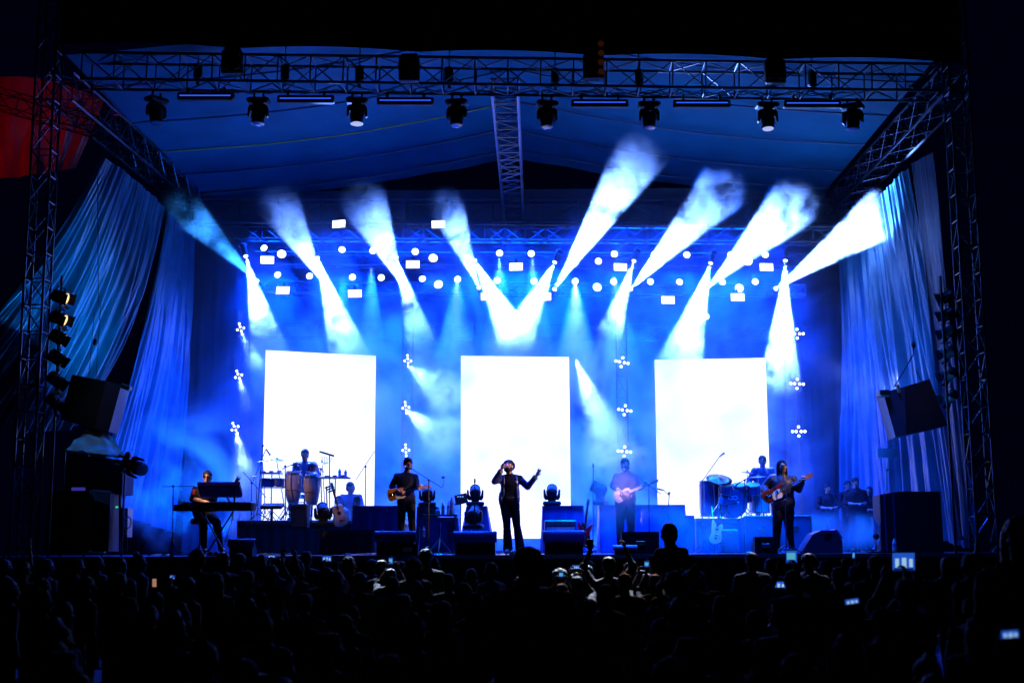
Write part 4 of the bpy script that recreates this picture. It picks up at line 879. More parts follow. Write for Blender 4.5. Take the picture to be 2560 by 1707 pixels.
def cymbal(label, p, r_, tilt, px0, Y, z0, group='cymbals on stands'):
    c = at(*p, Y); o = V((FX(px0, Y), Y, z0)); t = thing('cymbal_stand', label, 'cymbal', o, 0, group)
    MB(o).cyl(o+V((0, 0, .15)), c-V((0, 0, .04)), .011, .009).build('pole', STEEL, t)
    q = Matrix.Rotation(R(tilt[1]), 3, 'Y') @ Matrix.Rotation(R(tilt[0]), 3, 'X')
    MB(o).lathe([(r_, -.012), (r_*.7, -.002), (r_*.25, .006), (r_*.2, .02), (.01, .03), (.006, .035)], c, q, 28).build('cymbal', CYM, t, smooth=True)
    MB(o).cyl(c, c+q @ V((0, 0, .07)), .008).build('wing_nut', STEEL, t)
    for k in range(3): a = .5+k*2.094; MB(o).cyl(o+V((0, 0, .3)), o+V((math.cos(a)*.24, math.sin(a)*.24, .01)), .01, n=5).build('leg', STEEL, t)
cymbal('thin cymbal left of the percussionist head', (692, 1148), .155, (10, 6), 712, 27.6, RT); cymbal('cymbal over the percussion tray', (657, 1152), .15, (8, -4), 661, 27.8, RT)
cymbal('big dark cymbal at the left of the drum kit', (1798, 1197), .27, (28, 5), 1800, 27.2, RT); cymbal('small cymbal before the drummer', (1897, 1191), .2, (6, -3), 1890, 27.6, RT); cymbal('tilted cymbal under the big dark one', (1790, 1211), .16, (14, 12), 1782, 27.4, RT)
cymbal('cymbal hidden behind the bassist', (1945, 1185), .2, (12, -8), 1950, 27.9, RT)
cymbal('hi-hat cymbals left of the timbales', (640, 1190), .13, (4, 3), 640, 27.3, RT); cymbal('cymbal above the right conga side', (806, 1158), .14, (12, -10), 812, 27.7, RT)
cymbal('high small cymbal beside the drummer shoulder', (1868, 1180), .14, (10, 8), 1866, 28.0, RT)
mic_stand('short stand with a microphone bending over the left conga', 712, 27.0, RT, (713, 1165), (728, 1162), True, 0, (705, 1172), legr=.2)
mic_stand('short stand with a microphone bending over the right conga', 803, 27.0, RT, (802, 1172), (789, 1164), True, 0, (811, 1180), legr=.2)
mic_stand('short stand with a microphone at the rack drums', 1862, 27.0, RT, (1862, 1200), (1850, 1205), True, 0, (1870, 1194), legr=.2)
mic_stand('low stand with a microphone at the bass drum', 1818, 26.9, RT, (1818, 1262), (1828, 1258), True, 0, (1808, 1266), legr=.15)
kg = 'drums of the right drum kit'
drum('large floor drum at the left of the drum kit', (FX(1785, 27.6), 27.6, RT+.42), .26, .72, (0, 0, 1), SHELL, group=kg, lugs=8)
bd = drum('bass drum of the right kit with ring emblem', (FX(1833, 27.3), 27.35, RT+.31), .29, .4, (0, -1, 0), SHELL, group=kg, lugs=8, headm=mat('dark drum head', (.05, .07, .2), .3, 0, .1))
for sx in (-1, 1):
    c = V((FX(1833, 27.3)+sx*.045-.0, 27.13, RT+.42)); MB(bd.location).tube([c+V((.045*math.cos(a*math.pi/9), 0, .038*math.sin(a*math.pi/9))) for a in range(19)], .008, 5).build('ring_mark', mat('pale blue mark', (.4, .5, .9), .5), bd)
for i, (px, py, r_, lab) in enumerate(((1815, 1222, .13, 'left rack drum above the bass drum'), (1849, 1222, .14, 'middle rack drum above the bass drum'), (1882, 1222, .15, 'right rack drum before the drummer'), (1860, 1240, .16, 'snare drum inside the drum kit'))):
    drum(lab, at(px, py, 27.2+.1*i), r_, .18, (0, -.35, 1), SHELL, group=kg)
drum('floor drum at the right of the kit with see-through shell', (FX(1903, 27.7), 27.7, RT+.32), .21, .38, (0, 0, 1), mat('clear shell', (.75, .8, 1), .2), group=kg, lugs=8)
# percussion tray and laptop table
for (xa, xb, yy, Y, lab) in ((800, 871, 1192, 27.4, 'percussion tray table right of the congas'), (650, 700, 1180, 27.9, 'percussion tray behind the timbales')):
    o = V((FX((xa+xb)/2, Y), Y, RT)); z = ZH(yy, Y); t = thing('tray_table', lab, 'tray', o)
    MB(o).box((o.x, Y, z), ((xb-xa)/117, .35, .035), bev=.01).build('tray', TARP, t); MB(o).cyl((o.x, Y, RT), (o.x, Y, z-.02), .014).build('pole', STEEL, t)
    for k in range(3): a = .5+k*2.094; MB(o).cyl(o+V((0, 0, .25)), o+V((math.cos(a)*.25, math.sin(a)*.25, .01)), .01, n=5).build('leg', STEEL, t)
    for k in range(3): MB(o).box((o.x-.18+.17*k, Y, z+.035), (.09, .07, .035+.01*k), bev=.008).build('block', [BLKP, STEEL, WOOD][k], t)
bottle('clear bottle at the left of the percussion tray', (FX(846, 27.3), 27.3, ZH(1192, 27.4)+.02), .17); bottle('clear bottle at the right end of the percussion tray', (FX(861, 27.35), 27.35, ZH(1192, 27.4)+.02), .15)
o = V((FX(823, 27.2), 27.2, RT)); t = thing('cowbell_stand', 'stand with chimes and a dark bar right of the percussionist', 'percussion stand', o)
MB(o).cyl(o, at(824, 1138, 27.2), .012).build('pole', BLKM, t); MB(o).box(at(817, 1134, 27.2), (.32, .05, .04), Matrix.Rotation(R(17), 3, 'Y')).build('chime_bar', BLKP, t)
for k in range(7): a = at(803+k*4.2, 1139+k*.6, 27.2); MB(o).cyl(a, a-V((0, 0, .16-.012*k)), .006, n=6).build('chime', mat('pink chime', (.55, .25, .3), .3, .6), t)
for k in range(3): a = .5+k*2.094; MB(o).cyl(o+V((0, 0, .25)), o+V((math.cos(a)*.25, math.sin(a)*.25, .01)), .01, n=5).build('leg', BLKM, t)
t = thing('guitar_rack', 'black rack post holding the acoustic guitar', 'stand', (FX(822, 26.3), 26.3, FLOOR)); o = t.location.copy()
MB(o).tube([o, at(816, 1215, 26.3)], .014).build('post', BLKM, t)
for k in range(3): MB(o).box(at(822+k*4, 1216-k*4+k*9, 26.3), (.16, .03, .03), Matrix.Rotation(R(-20), 3, 'Y')).build('rung', BLKM, t)

# ------------------------------------------------------------------ keyboards
def text(s_, size, M_, m, parent, name='lettering', org=(0, 0, 0), ex=.001):
    cu = bpy.data.curves.new(name, 'FONT'); cu.body = s_; cu.size = size; cu.align_x = 'CENTER'; cu.align_y = 'CENTER'; cu.extrude = ex
    ob = bpy.data.objects.new(name, cu); TS.collection.objects.link(ob); TS.view_layers[0].update(); me = bpy.data.meshes.new_from_object(ob.evaluated_get(TS.view_layers[0].depsgraph))
    bpy.data.objects.remove(ob); me.transform(Matrix.Translation(-V(org)) @ M_); me.materials.clear(); me.materials.append(m); q = bpy.data.objects.new(name, me); COL.objects.link(q); q.parent = parent; return q
def keyboard(label, pL, pR, Y, dep, hgt, m, backm, tiltx, rz=0, txt=None, name='keyboard'):
    a, b = at(*pL, Y), at(*pR, Y); c = (a+b)/2; w_ = (b-a).length; t = thing(name, label, 'keyboard', c)
    Mx = Matrix.Rotation(rz, 4, 'Z') @ Matrix.Rotation(R(tiltx), 4, 'X')
    MB().prism([(-w_/2, -hgt/2), (w_/2, -hgt/2), (w_/2, hgt*.42), (w_/2-.03, hgt/2), (-w_/2+.2, hgt/2), (-w_/2, hgt*.05)], -dep/2, dep/2, Mx @ Matrix.Rotation(R(90), 4, 'X')).build('keyboard_body', m, t)
    MB().box(Mx @ V((0, -dep/2-.004, 0)), (w_*.96, .008, hgt*.5), Mx.to_3x3()).build('back_panel', backm, t)
    for k in range(30): MB().box(Mx @ V((-w_/2+.1+(w_-.16)*k/30, dep*.22, hgt/2+.006)), ((w_-.16)/30*.9, dep*.4, .012), Mx.to_3x3()).build('key', WHITE if k % 3 else BLKP, t)
    for k in range(6): MB().cyl(Mx @ V((-.2+.08*k, -dep*.25, hgt/2)), Mx @ V((-.2+.08*k, -dep*.25, hgt/2+.015)), .012).build('knob', BLKM, t)
    if rz == 0 and tiltx: MB().box(Mx @ V((0, 0, -hgt/2-.004)), (w_*.97, dep*.94, .008), Mx.to_3x3()).build('underside', mat('blue underside', (.02, .03, .22), .35), t); MB().box(Mx @ V((0, -dep/2-.012, -hgt*.1)), (w_*1.005, .014, hgt*1.1), Mx.to_3x3()).build('red_edge', mat('bright red edge', (.75, .03, .08), .35), t)
    if txt: text(txt, .052, Mx @ Matrix.Translation((-w_*.24, -dep/2-.012, hgt*.18)) @ Matrix.Rotation(R(90), 4, 'X'), mat('lettering grey', (.8, .82, .85), .5, 0, 0), t)
    for k in range(4): MB().box(Mx @ V((.05+.07*k, -dep/2-.01, -hgt*.05)), (.03, .01, .018), Mx.to_3x3()).build('socket', STEEL, t)
    return t
keyboard('long black keyboard in front of the seated player', (437, 1265), (637, 1268), 23.95, .34, .15, BLKP, mat('matte back', (.015, .015, .018), .6), 0, 0, 'YAMAHA')
keyboard('upper red-edged keyboard tilted on the stand', (498, 1224), (604, 1225), 23.85, .34, .07, mat('red synth shell', (.30, .012, .02), .35), mat('blue underside', (.02, .03, .22), .35), -38)
o = V((FX(560, 24.1), 24.1, FLOOR)); t = thing('keyboard_stand', 'two tier slanted stand under the keyboards', 'stand', o)
for i, (p, q) in enumerate((((520, 1378), (585, 1275)), ((560, 1378), (505, 1276)), ((585, 1274), (588, 1215)), ((585, 1274), (560, 1228)))):
    for dy in (-.12, .14): MB(o).cyl(at(*p, 24.05+dy), at(*q, 24.05+dy), .017, n=7).build('strut', BLKM, t)
MB(o).cyl(at(516, 1376, 23.9), at(516, 1376, 24.25), .02).build('foot', BLKM, t); MB(o).cyl(at(562, 1376, 23.9), at(562, 1376, 24.25), .02).build('foot', BLKM, t)
o = V((FX(500, 24.5), 24.5, FLOOR)); t = thing('stool', 'black round stool under the keyboard player', 'stool', o)
MB(o).lathe([(.16, .58), (.19, .6), (.19, .66), (.16, .69)], o).build('seat', BLKC, t); MB(o).cyl(o, o+V((0, 0, .6)), .025).build('column', BLKM, t)
for k in range(4): a = .4+k*math.pi/2; MB(o).cyl(o+V((0, 0, .2)), o+V((math.cos(a)*.22, math.sin(a)*.22, .0)), .014).build('leg', BLKM, t)
for i, (c, pts) in enumerate(((mat('yellow cable', (.45, .5, .05), .5), [(590, 1222), (589, 1240), (584, 1275), (574, 1320), (563, 1357)]), (mat('yellow green cable', (.25, .4, .05), .5), [(586, 1270), (580, 1300), (569, 1335), (560, 1358)]), (mat('brown cable', (.3, .1, .05), .5), [(601, 1272), (598, 1300), (596, 1345)]))):
    P_ = [at(x, y, 23.75) for x, y in pts]; tag(MB(P_[0]).tube(crv([tuple(p) for p in P_], 5, False), .007, 6).build('cable', c), ['bright yellow cable hanging from the upper keyboard', 'yellow green cable hanging beside the bright yellow one', 'thin brown cable hanging below the long keyboard'][i], 'cable')
o = V((FX(678, 25.9), 25.9, FLOOR)); t = thing('mixer_stand', 'small mixer on a round pole right of the keyboards', 'mixer', o); z = ZH(1262, 25.9)
MB(o).box((o.x, 25.9, z), (.42, .3, .07), Matrix.Rotation(R(12), 3, 'X'), bev=.01).build('mixer', BLKP, t); MB(o).cyl(o, (o.x, 25.9, z-.03), .02).build('pole', BLKM, t)
for k in range(8): MB(o).cyl((o.x-.17+.048*k, 25.9, z+.03), (o.x-.17+.048*k, 25.9, z+.06), .011).build('knob', STEEL, t)
MB(o).lathe([(.2, 0), (.2, .02), (.03, .04)], o).build('base', BLKM, t)
o = V((FX(543, 23.75), 23.75, FLOOR)); t = thing('pedal_board', 'orange foot pedals under the keyboards', 'pedal', o)
MB(o).box(o+V((0, 0, .02)), (.36, .16, .03), bev=.006).build('board', BLKP, t)
for k in range(3): MB(o).box(o+V((-.12+.11*k, 0, .055)), (.07, .11, .045), bev=.008).build('pedal', [mat('orange pedal', (.7, .2, .02), .4), mat('red pedal', (.5, .02, .03), .4), STEEL][k], t)
for px, lab in ((1300, 'cluster of foot pedals beside the singer shoes'), (1010, 'foot pedals in front of the left guitarist'), (1570, 'foot pedals on the plain monitor side')):
    o = V((FX(px, 23.95), 23.95, FLOOR)); t = thing('pedal_board', lab, 'pedal', o); MB(o).box(o+V((0, 0, .015)), (.4, .18, .03), bev=.006).build('board', BLKP, t)
    for k in range(4): MB(o).box(o+V((-.14+.095*k, 0, .05)), (.06, .1, .04), bev=.008).build('pedal', [STEEL, mat('violet pedal', (.3, .08, .5), .4), WHITE, mat('blue pedal', (.05, .2, .8), .4)][k], t)
for k in range(9):
    x0 = [340, 410, 640, 860, 1050, 1210, 1330, 1640, 2120][k]; rr = random.Random(k); pts = [(FX(x0+j*rr.uniform(9, 15), 23.8+rr.uniform(0, .8)), 23.75+rr.uniform(0, 1.2), FLOOR+.012+.02*abs(math.sin(j))) for j in range(9)]
    tag(MB(pts[0]).tube(crv(pts, 5, False), .010, 6).build('floor_cable', [BLKM, mat('floor cable grey', (.2, .22, .3), .4)][k % 2]), 'loose cable snaking over the deck '+['by the far left box', 'left of the keyboard player', 'below the mixer stand', 'before the low black case', 'by the chrome tripod', 'left of the singer shoes', 'right of the singer shoes', 'beside the plain monitor', 'at the far right floor'][k], 'cable')

# ------------------------------------------------------------------ guitars
TELE = crv([(.20, .03), (.17, .10), (.08, .115), (0, .10), (-.10, .13), (-.2, .12), (-.235, 0), (-.2, -.125), (-.1, -.14), (0, -.105), (.07, -.12), (.13, -.13), (.175, -.10), (.15, -.06), (.16, -.03)], 4)
OFFS = crv([(.19, .04), (.27, .11), (.2, .13), (.06, .12), (-.04, .11), (-.16, .14), (-.25, .09), (-.26, -.02), (-.2, -.12), (-.08, -.13), (.02, -.1), (.12, -.125), (.2, -.10), (.17, -.05), (.16, -.02)], 4)
HORN = crv([(.14, .03), (.23, .12), (.26, .165), (.14, .15), (.03, .12), (-.1, .16), (-.22, .10), (-.24, 0), (-.22, -.10), (-.1, -.16), (.03, -.12), (.14, -.15), (.26, -.165), (.23, -.12), (.14, -.03)], 4)
ACOU = crv([(.24, .03), (.23, .12), (.12, .145), (.02, .12), (-.1, .18), (-.22, .17), (-.28, 0), (-.22, -.17), (-.1, -.18), (.02, -.12), (.12, -.145), (.23, -.12), (.24, -.03)], 4)
def guitar(label, c, e, Y, outline, bodym, guardm, neckm=MAPLE, th=.045, L_=.78, dy=0., acoustic=False, rollz=0., edge=None, headm=None, name='electric_guitar', flip=1, bs=1.):
    C_, E_ = at(*c, Y), at(*e, Y+dy); x = (E_-C_).normalized(); z = V((0, -1, 0)); z = (z-x*z.dot(x)).normalized(); z = (Matrix.Rotation(rollz, 3, x) @ z); y = z.cross(x)
    M_ = Matrix.Translation(C_) @ Matrix((x, y, z)).transposed().to_4x4(); s = (E_-C_).length/L_
    t = thing(name, label, 'guitar', C_); t.matrix_world = M_ @ Matrix.Scale(s, 4); t.rotation_mode = 'XYZ'
    out = [(a*bs, b*flip*bs) for a, b in outline]
    if flip < 0: out = out[::-1]
    MB().prism(out, -th/2, th/2).build('guitar_body', bodym, t)
    if edge: MB().prism([(a*1.02, b*1.03) for a, b in out], -th/2+.006, th/2-.012).build('edge_band', edge, t)
    MB().box((.38, 0, th/2+.006), (.50, .052, .02), bev=.006).build('neck', neckm, t)
    MB().box((.38, 0, th/2+.0185), (.50, .044, .004)).build('fretboard', ROSE if neckm is not MAPLE or acoustic else MAPLE, t)
    for k in range(9): MB().box((.6-.5*(1-2**(-k/7)), 0, th/2+.0215), (.004, .044, .002)).build('fret', STEEL, t)
    MB().prism([(.62, -.02), (.66, -.04), (.78, -.035), (.80, 0), (.775, .028), (.66, .03), (.62, .022)], th/2-.004, th/2+.014).build('headstock', headm or neckm, t)
    for k in range(6): MB().cyl((.665+.02*k, .034, th/2+.005), (.665+.02*k, .055, th/2+.005), .006).build('tuning_peg', STEEL, t)
    if guardm: MB().prism([(a*.7*bs+.02, b*.66*flip*bs-(.03*flip)) for a, b in crv([(.2, .1), (.05, .13), (-.06, .08), (-.12, -.02), (-.1, -.14), (.02, -.15), (.14, -.16), (.2, -.06)], 4)][::flip], th/2+.001, th/2+.006).build('pickguard', guardm, t)
    if acoustic: MB().lathe([(.048, th/2+.001), (.046, th/2+.004)], (.05, 0, 0)).build('sound_hole', BLKP, t)
    else:
        for xx in (.07, -.06): MB().box((xx, 0, th/2+.01), (.03, .075, .012), bev=.003).build('pickup', BLKP if guardm else STEEL, t)
    MB().box((-.13, 0, th/2+.008), (.035, .08, .012), bev=.003).build('bridge', STEEL if not acoustic else ROSE, t)
    for k in range(2): MB().cyl((-.13+.06*k, -.085*flip, th/2), (-.13+.06*k, -.085*flip, th/2+.018), .011).build('knob', STEEL, t)
    for k in range(4): MB().cyl((-.13, -.021+.014*k, th/2+.016), (.64, -.018+.012*k, th/2+.026), .0012, n=4).build('string', STEEL, t)
    return t
SUN = mat('sunburst amber', (.62, .19, .02), .2, 0, .35, 4); CREAM = mat('cream guard', (.72, .7, .66), .35, 0, .05); BLOND = mat('blond pink body', (.72, .5, .45), .3, 0, .1)
guitar('sunburst electric guitar played by the left guitarist', (994, 1233), (1079, 1214), 24.42, TELE, SUN, CREAM, L_=.80, edge=mat('burst edge', (.22, .02, .015), .25))
guitar('sunburst bass guitar with white pickguard held by the long haired bassist', (1934, 1234), (2047, 1177), 24.22, OFFS, mat('dark sunburst', (.14, .025, .015), .22, 0, .4), WHITE, L_=.92, bs=.84, neckm=ROSE, headm=mat('orange headstock', (.6, .22, .1), .35), name='bass_guitar')
guitar('pale blond electric guitar played in the smoke by the bearded guitarist', (1558, 1236), (1646, 1199), 24.95, TELE, BLOND, mat('black guard', (.01, .01, .012), .3, 0, 0), L_=.80, bs=.9)
g = guitar('acoustic guitar leaning upright right of the congas', (848, 1288), (826, 1206), 25.9, ACOU, mat('spruce top', (.55, .3, .22), .35, 0, .15), None, th=.10, L_=.8, acoustic=True, name='acoustic_guitar', rollz=.45, edge=mat('rosewood side', (.28, .07, .02), .3))
g = guitar('red double horned electric guitar standing upright right of the singer', (1460, 1336), (1471, 1246), 24.9, HORN, mat('cherry red', (.45, .01, .05), .2, 0, .1), None, neckm=ROSE, L_=.8)
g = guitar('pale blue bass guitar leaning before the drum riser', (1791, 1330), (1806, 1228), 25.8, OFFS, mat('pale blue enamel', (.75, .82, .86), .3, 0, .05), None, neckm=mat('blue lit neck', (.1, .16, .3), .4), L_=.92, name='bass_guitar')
for px, Y, zz, lab in ((1458, 25.1, 1366, 'a-frame stand under the red guitar'), (1790, 26.0, 1360, 'a-frame stand under the pale blue bass'), (846, 26.15, 1310, 'a-frame stand under the acoustic guitar')):
    o = V((FX(px, Y), Y, FLOOR)); t = thing('guitar_stand', lab, 'stand', o)
    for sx in (-1, 1): MB(o).cyl(o+V((0, 0, .6)), o+V((sx*.17, -.1, 0)), .012).build('leg', BLKM, t)
    MB(o).cyl(o+V((0, 0, .6)), o+V((0, .25, 0)), .012).build('leg', BLKM, t); z = ZH(zz, Y)-FLOOR; MB(o).box(o+V((0, -.12, max(.08, z))), (.3, .12, .025)).build('cradle', BLKM, t)

# ------------------------------------------------------------------ speaker hangs, boxes, tarps at the sides
def box_poly(label, name, cat, pts, Y, dep, m, skew=0., gr=None, grside=None):
    """cabinet with the given front outline (photo pixels, clockwise from top left) and real depth"""
    c = [at(x, y, Y) for x, y in pts]; o = sum(c, V())/4; t = thing(name, label, cat, o); b = [p+V((skew, dep, 0)) for p in c]
    MB(o).add(c+b, [(0, 3, 2, 1), (4, 5, 6, 7), (0, 1, 5, 4), (1, 2, 6, 5), (2, 3, 7, 6), (3, 0, 4, 7)]).build('cabinet', m, t)
    return t, o, c
GR = mat('speaker grille', (.008, .016, .045), .6, .0, scale=80, bump=.4)
t, o, c = box_poly('black speaker hang tilted at the right of the stage', 'speaker_array', 'loudspeaker', [(2262, 966), (2324, 947), (2369, 1063), (2266, 1087)], 24.6, .8, BLKP)
d = [at(x, y, 24.58) for x, y in ((2208, 981), (2262, 966), (2266, 1087), (2239, 1093))]; b = [p+V((.05, .7, 0)) for p in d]
MB(o).add(d+b, [(0, 3, 2, 1), (4, 5, 6, 7), (0, 1, 5, 4), (1, 2, 6, 5), (2, 3, 7, 6), (3, 0, 4, 7)]).build('grille', GR, t)
MB(o).box(at(2208, 984, 24.6), (.2, .3, .12), bev=.02).build('bracket', BLKM, t); MB(o).box(at(2246, 971, 24.55), (.05, .05, .15), Matrix.Rotation(R(-14), 3, 'Y')).build('strap', mat('orange strap', (.3, .1, .04), .6), t)
for a, b_ in (((2236, 966), (2284, 885)), ((2302, 952), (2290, 925)), ((2284, 885), (2283, 860)), ((2283, 860), (2284, 395))): MB(o).cyl(at(*a, 24.7), at(*b_, 24.7), .012 if a[1] > 861 else .006).build('chain', BLKM, t)
MB(o).lathe([(.03, -.06), (.05, 0), (.03, .06)], at(2283, 862, 24.7)).build('hook', BLKM, t)
t, o, c = box_poly('black speaker hang tilted at the left of the stage', 'speaker_array', 'loudspeaker', [(180, 936), (264, 952), (237, 1072), (150, 1048)], 24.6, .8, BLKP)
d = [at(x, y, 24.58) for x, y in ((264, 952), (303, 962), (272, 1078), (237, 1072))]; b = [p+V((-.05, .7, 0)) for p in d]
MB(o).add(d+b, [(0, 3, 2, 1), (4, 5, 6, 7), (0, 1, 5, 4), (1, 2, 6, 5), (2, 3, 7, 6), (3, 0, 4, 7)]).build('grille', GR, t)
MB(o).box(at(316, 968, 24.6), (.18, .2, .1), Matrix.Rotation(R(20), 3, 'Y'), bev=.02).build('bracket', BLKM, t)
for a, b_ in (((240, 948), (252, 760)), ((246, 760), (244, 420)), ((222, 940), (236, 780))): MB(o).cyl(at(*a, 24.7), at(*b_, 24.7), .008).build('chain', BLKM, t)
MB(o).lathe([(.03, -.06), (.05, 0), (.03, .06)], at(238, 855, 24.7)).build('hook', BLKM, t)
o = at(240, 1140, 24.4); t = thing('tarp_tent', 'pale quilted tarp roof over the monitor desk at the left', 'tarp', o)
q = [at(224, 1070, 24.9), at(268, 1076, 24.9), at(314, 1143, 24.2), at(163, 1126, 24.2)]; mb = MB(o); n_ = 16; vs = []
for j in range(n_+1):
    for i in range(n_+1):
        u, v_ = i/n_, j/n_; p = (q[0].lerp(q[1], u)).lerp(q[3].lerp(q[2], u), v_); vs.append(p+V((0, -.05, .03))*(noise.noise(V((u*5, v_*4, 1)))*1.6+.5*abs(math.sin((u+v_)*9))*.6))
mb.add(vs, [(j*(n_+1)+i, j*(n_+1)+i+1, (j+1)*(n_+1)+i+1, (j+1)*(n_+1)+i) for j in range(n_) for i in range(n_)]).build('tarp_cloth', PALETARP, t, smooth=True)
for p in q: MB(o).cyl(p, (p.x, p.y, FLOOR), .02).build('pole', ALU, t)
MB(o).cyl(q[3], q[2], .018).build('edge_bar', ALU, t)
t, o, c = box_poly('tall black monitor desk under the tarp roof at the left', 'monitor_desk', 'desk', [(168, 1134), (308, 1150), (305, 1235), (160, 1235)], 24.5, .7, BLKC)
MB(o).box(at(235, 1240, 24.8), (1.0, .7, .05)).build('shelf', BLKP, t)
for px in (172, 300): MB(o).cyl(at(px, 1235, 24.55), at(px, 1379, 24.55), .025).build('leg', BLKM, t)
MB(o).box(at(196, 1222, 24.46), (.25, .03, .06)).build('control_strip', emis('dim violet leds', (.06, .05, .5), .5, False), t)
t, o, c = box_poly('large black subwoofer stack at the far left of the stage', 'subwoofer', 'loudspeaker', [(120, 1226), (222, 1226), (222, 1382), (110, 1382)], 24.0, 1.0, BLKP); MB(o).box(at(170, 1300, 23.98), (.6, .02, 1.0)).build('grille', BLKC, t)
t, o, c = box_poly('dark speaker stack with pale cloth on top, left of the keyboard player', 'speaker_stack', 'loudspeaker', [(228, 1228), (276, 1232), (270, 1378), (222, 1378)], 24.2, .7, mat('stack side', (.006, .008, .02), .6, spec=.2))
MB(o).add([at(226, 1225, 24.15), at(277, 1229, 24.15), at(275, 1262, 24.12), at(236, 1250, 24.12), at(240, 1222, 24.8), at(280, 1226, 24.8)], [(0, 3, 2, 1), (0, 1, 5, 4)]).build('cover', mat('grey tarp', (.2, .25, .32), .5, bump=.8, scale=6), t)
for px in (235, 262): MB(o).box(at(px, 1305, 24.18), (.02, .03, 1.0)).build('edge', ALU, t)
t, o, c = box_poly('pale power distribution box with coiled cable at the left', 'power_box', 'power box', [(298, 1268), (320, 1270), (318, 1342), (297, 1342)], 24.3, .3, mat('grey enamel', (.12, .14, .18), .4))
for k in range(7): MB(o).box(at(310, 1279+k*9, 24.28), (.09, .02, .035), bev=.004).build('socket', mat('socket shade', (.3, .33, .4), .4), t)
MB(o).box(at(292, 1267, 24.3), (.04, .02, .03)).build('indicator', emis('green led', (.02, .9, .25), 1.2, False), t)
for px in (299, 317): MB(o).cyl(at(px, 1342, 24.4), at(px, 1380, 24.4), .015).build('leg', BLKM, t)
MB(o).tube([at(318+10*math.cos(a*.7), 1305+16*math.sin(a*.7), 24.25-.01*a) for a in range(16)], .012, 6).build('coiled_cable', mat('grey cable', (.2, .22, .28), .4), t)
t = head_proto('moving_head', 'dark moving head reaching out from the monitor desk at the left', DARKL); t.location = at(296, 1150, 24.1); t.rotation_euler = (0, R(-68), .2); t.scale = (1.1,)*3
t, o, c = box_poly('big black box stack at the right end of the stage', 'subwoofer', 'loudspeaker', [(2246, 1228), (2351, 1228), (2360, 1382), (2246, 1382)], 24.3, 1.0, BLKP)
d = [at(x, y, 24.32) for x, y in ((2199, 1236), (2246, 1228), (2246, 1382), (2204, 1382))]; b = [p+V((.1, .9, 0)) for p in d]
MB(o).add(d+b, [(0, 3, 2, 1), (4, 5, 6, 7), (0, 1, 5, 4), (1, 2, 6, 5), (2, 3, 7, 6), (3, 0, 4, 7)]).build('side_panel', mat('stack side', (.006, .008, .02), .6, spec=.2), t)
for px in (2214, 2236): MB(o).box(at(px, 1305, 24.29), (.03, .02, 1.05)).build('edge', mat('blue edge', (.03, .04, .14), .4), t)
o = V((FX(2221, 24.9), 24.9, ZH(1230, 24.9))); t = thing('sign_panel', 'blank rectangular panel on a thin pole above the right box stack', 'panel', o)
MB(o).cyl(o, at(2219, 1146, 24.9), .012).build('pole', WHITE, t); MB(o).box(at(2217, 1132, 24.9), (.375, .04, .18), bev=.01).build('panel', mat('panel blue grey', (.10, .14, .26), .5), t); MB(o).box(at(2220, 1174, 24.88), (.1, .03, .02)).build('clamp', BLKM, t)
o = V((FX(2192, 24.4), 24.4, FLOOR)); t = thing('floor_fan', 'tall pale wire fan standing left of the right box stack', 'fan', o)
for k in range(7): MB(o).tube([o+V(((.03+.02*k)*math.sin(a*math.pi/8)*(1 if a < 9 else 1)-.05, .02*k, .08+.56*(1-math.cos(a*math.pi/8))/2)) for a in range(9)], .006, 5).build('wire', mat('pale wire', (.35, .45, .7), .3), t)
MB(o).lathe([(.05, .0), (.06, .04), (.03, .06)], o+V((0, .05, .3)), Matrix.Rotation(R(90), 3, 'X')).build('hub', BLKM, t); MB(o).box(o+V((0, .05, .02)), (.3, .2, .04)).build('base', BLKM, t); MB(o).cyl(o+V((0, .05, .02)), o+V((0, .05, .3)), .015).build('pole', BLKM, t)
# ------------------------------------------------------------------ the band
def PB(cx, Y, z=FLOOR): return V((FX(cx, Y), Y, z))
b = PB(1277, 24.3); q = lambda x, y, dy=0.: tuple(at(x, y, 24.3+dy)-b)
J = stand(pel=q(1273, 1250), chest=q(1275, 1212), neck=q(1275, 1187, .02), head=q(1271, 1167, -.01), shL=q(1250, 1197), shR=q(1299, 1197), elL=q(1236, 1203, -.2), wrL=q(1254, 1173, -.26), elR=q(1319, 1216, -.03), wrR=q(1341, 1189, -.12),
          hipL=q(1262, 1256), hipR=q(1285, 1256), knL=q(1267, 1305, -.05), knR=q(1291, 1305, -.03), anL=q(1270, 1372), anR=q(1301, 1371), toL=q(1266, 1380, -.16), toR=q(1306, 1380, -.16), yaw=-12, tilt=-24, roll=-4, fat=.93)
s_ = performer('singer in black hat, leather jacket and flared dark jeans raising a microphone', b, J, [((.25, -.1, .95), (.5, .8, 0), -1, .95, .05), ((.5, -.1, .85), (-.55, -.75, .1), 1, .18, .45)], trousers=JEAN, flare=.018, leg_g=.020, beard=1, sleeve=0, shoes=mat('grey sneaker', (.25, .3, .3), .5))
JK = mat('jacket leather', (.022, .03, .15), .36, bump=.25, scale=9, var=.5)
mb = MB(); M_ = frame(J['pel'], J['neck'], (1, 0, 0))
c0 = V(J['chest'])
for sx in (-1, 1):
    mb.ell(c0+V((sx*.115, .01, .03)), (.06, .125, .17), n=18); mb.ell(c0+V((sx*.125, .01, -.13)), (.055, .13, .2), n=18); mb.ell(V(J['pel'])+V((sx*.15, .01, .03)), (.05, .13, .14), n=18)
mb.ell(c0+V((0, .075, -.06)), (.13, .07, .30)); cap(mb, V(J['shL'])+V((0, .02, 0)), V(J['shR'])+V((0, .02, 0)), .068, .068)
for s in 'LR': p_arm(mb, J, s, .02, .82)
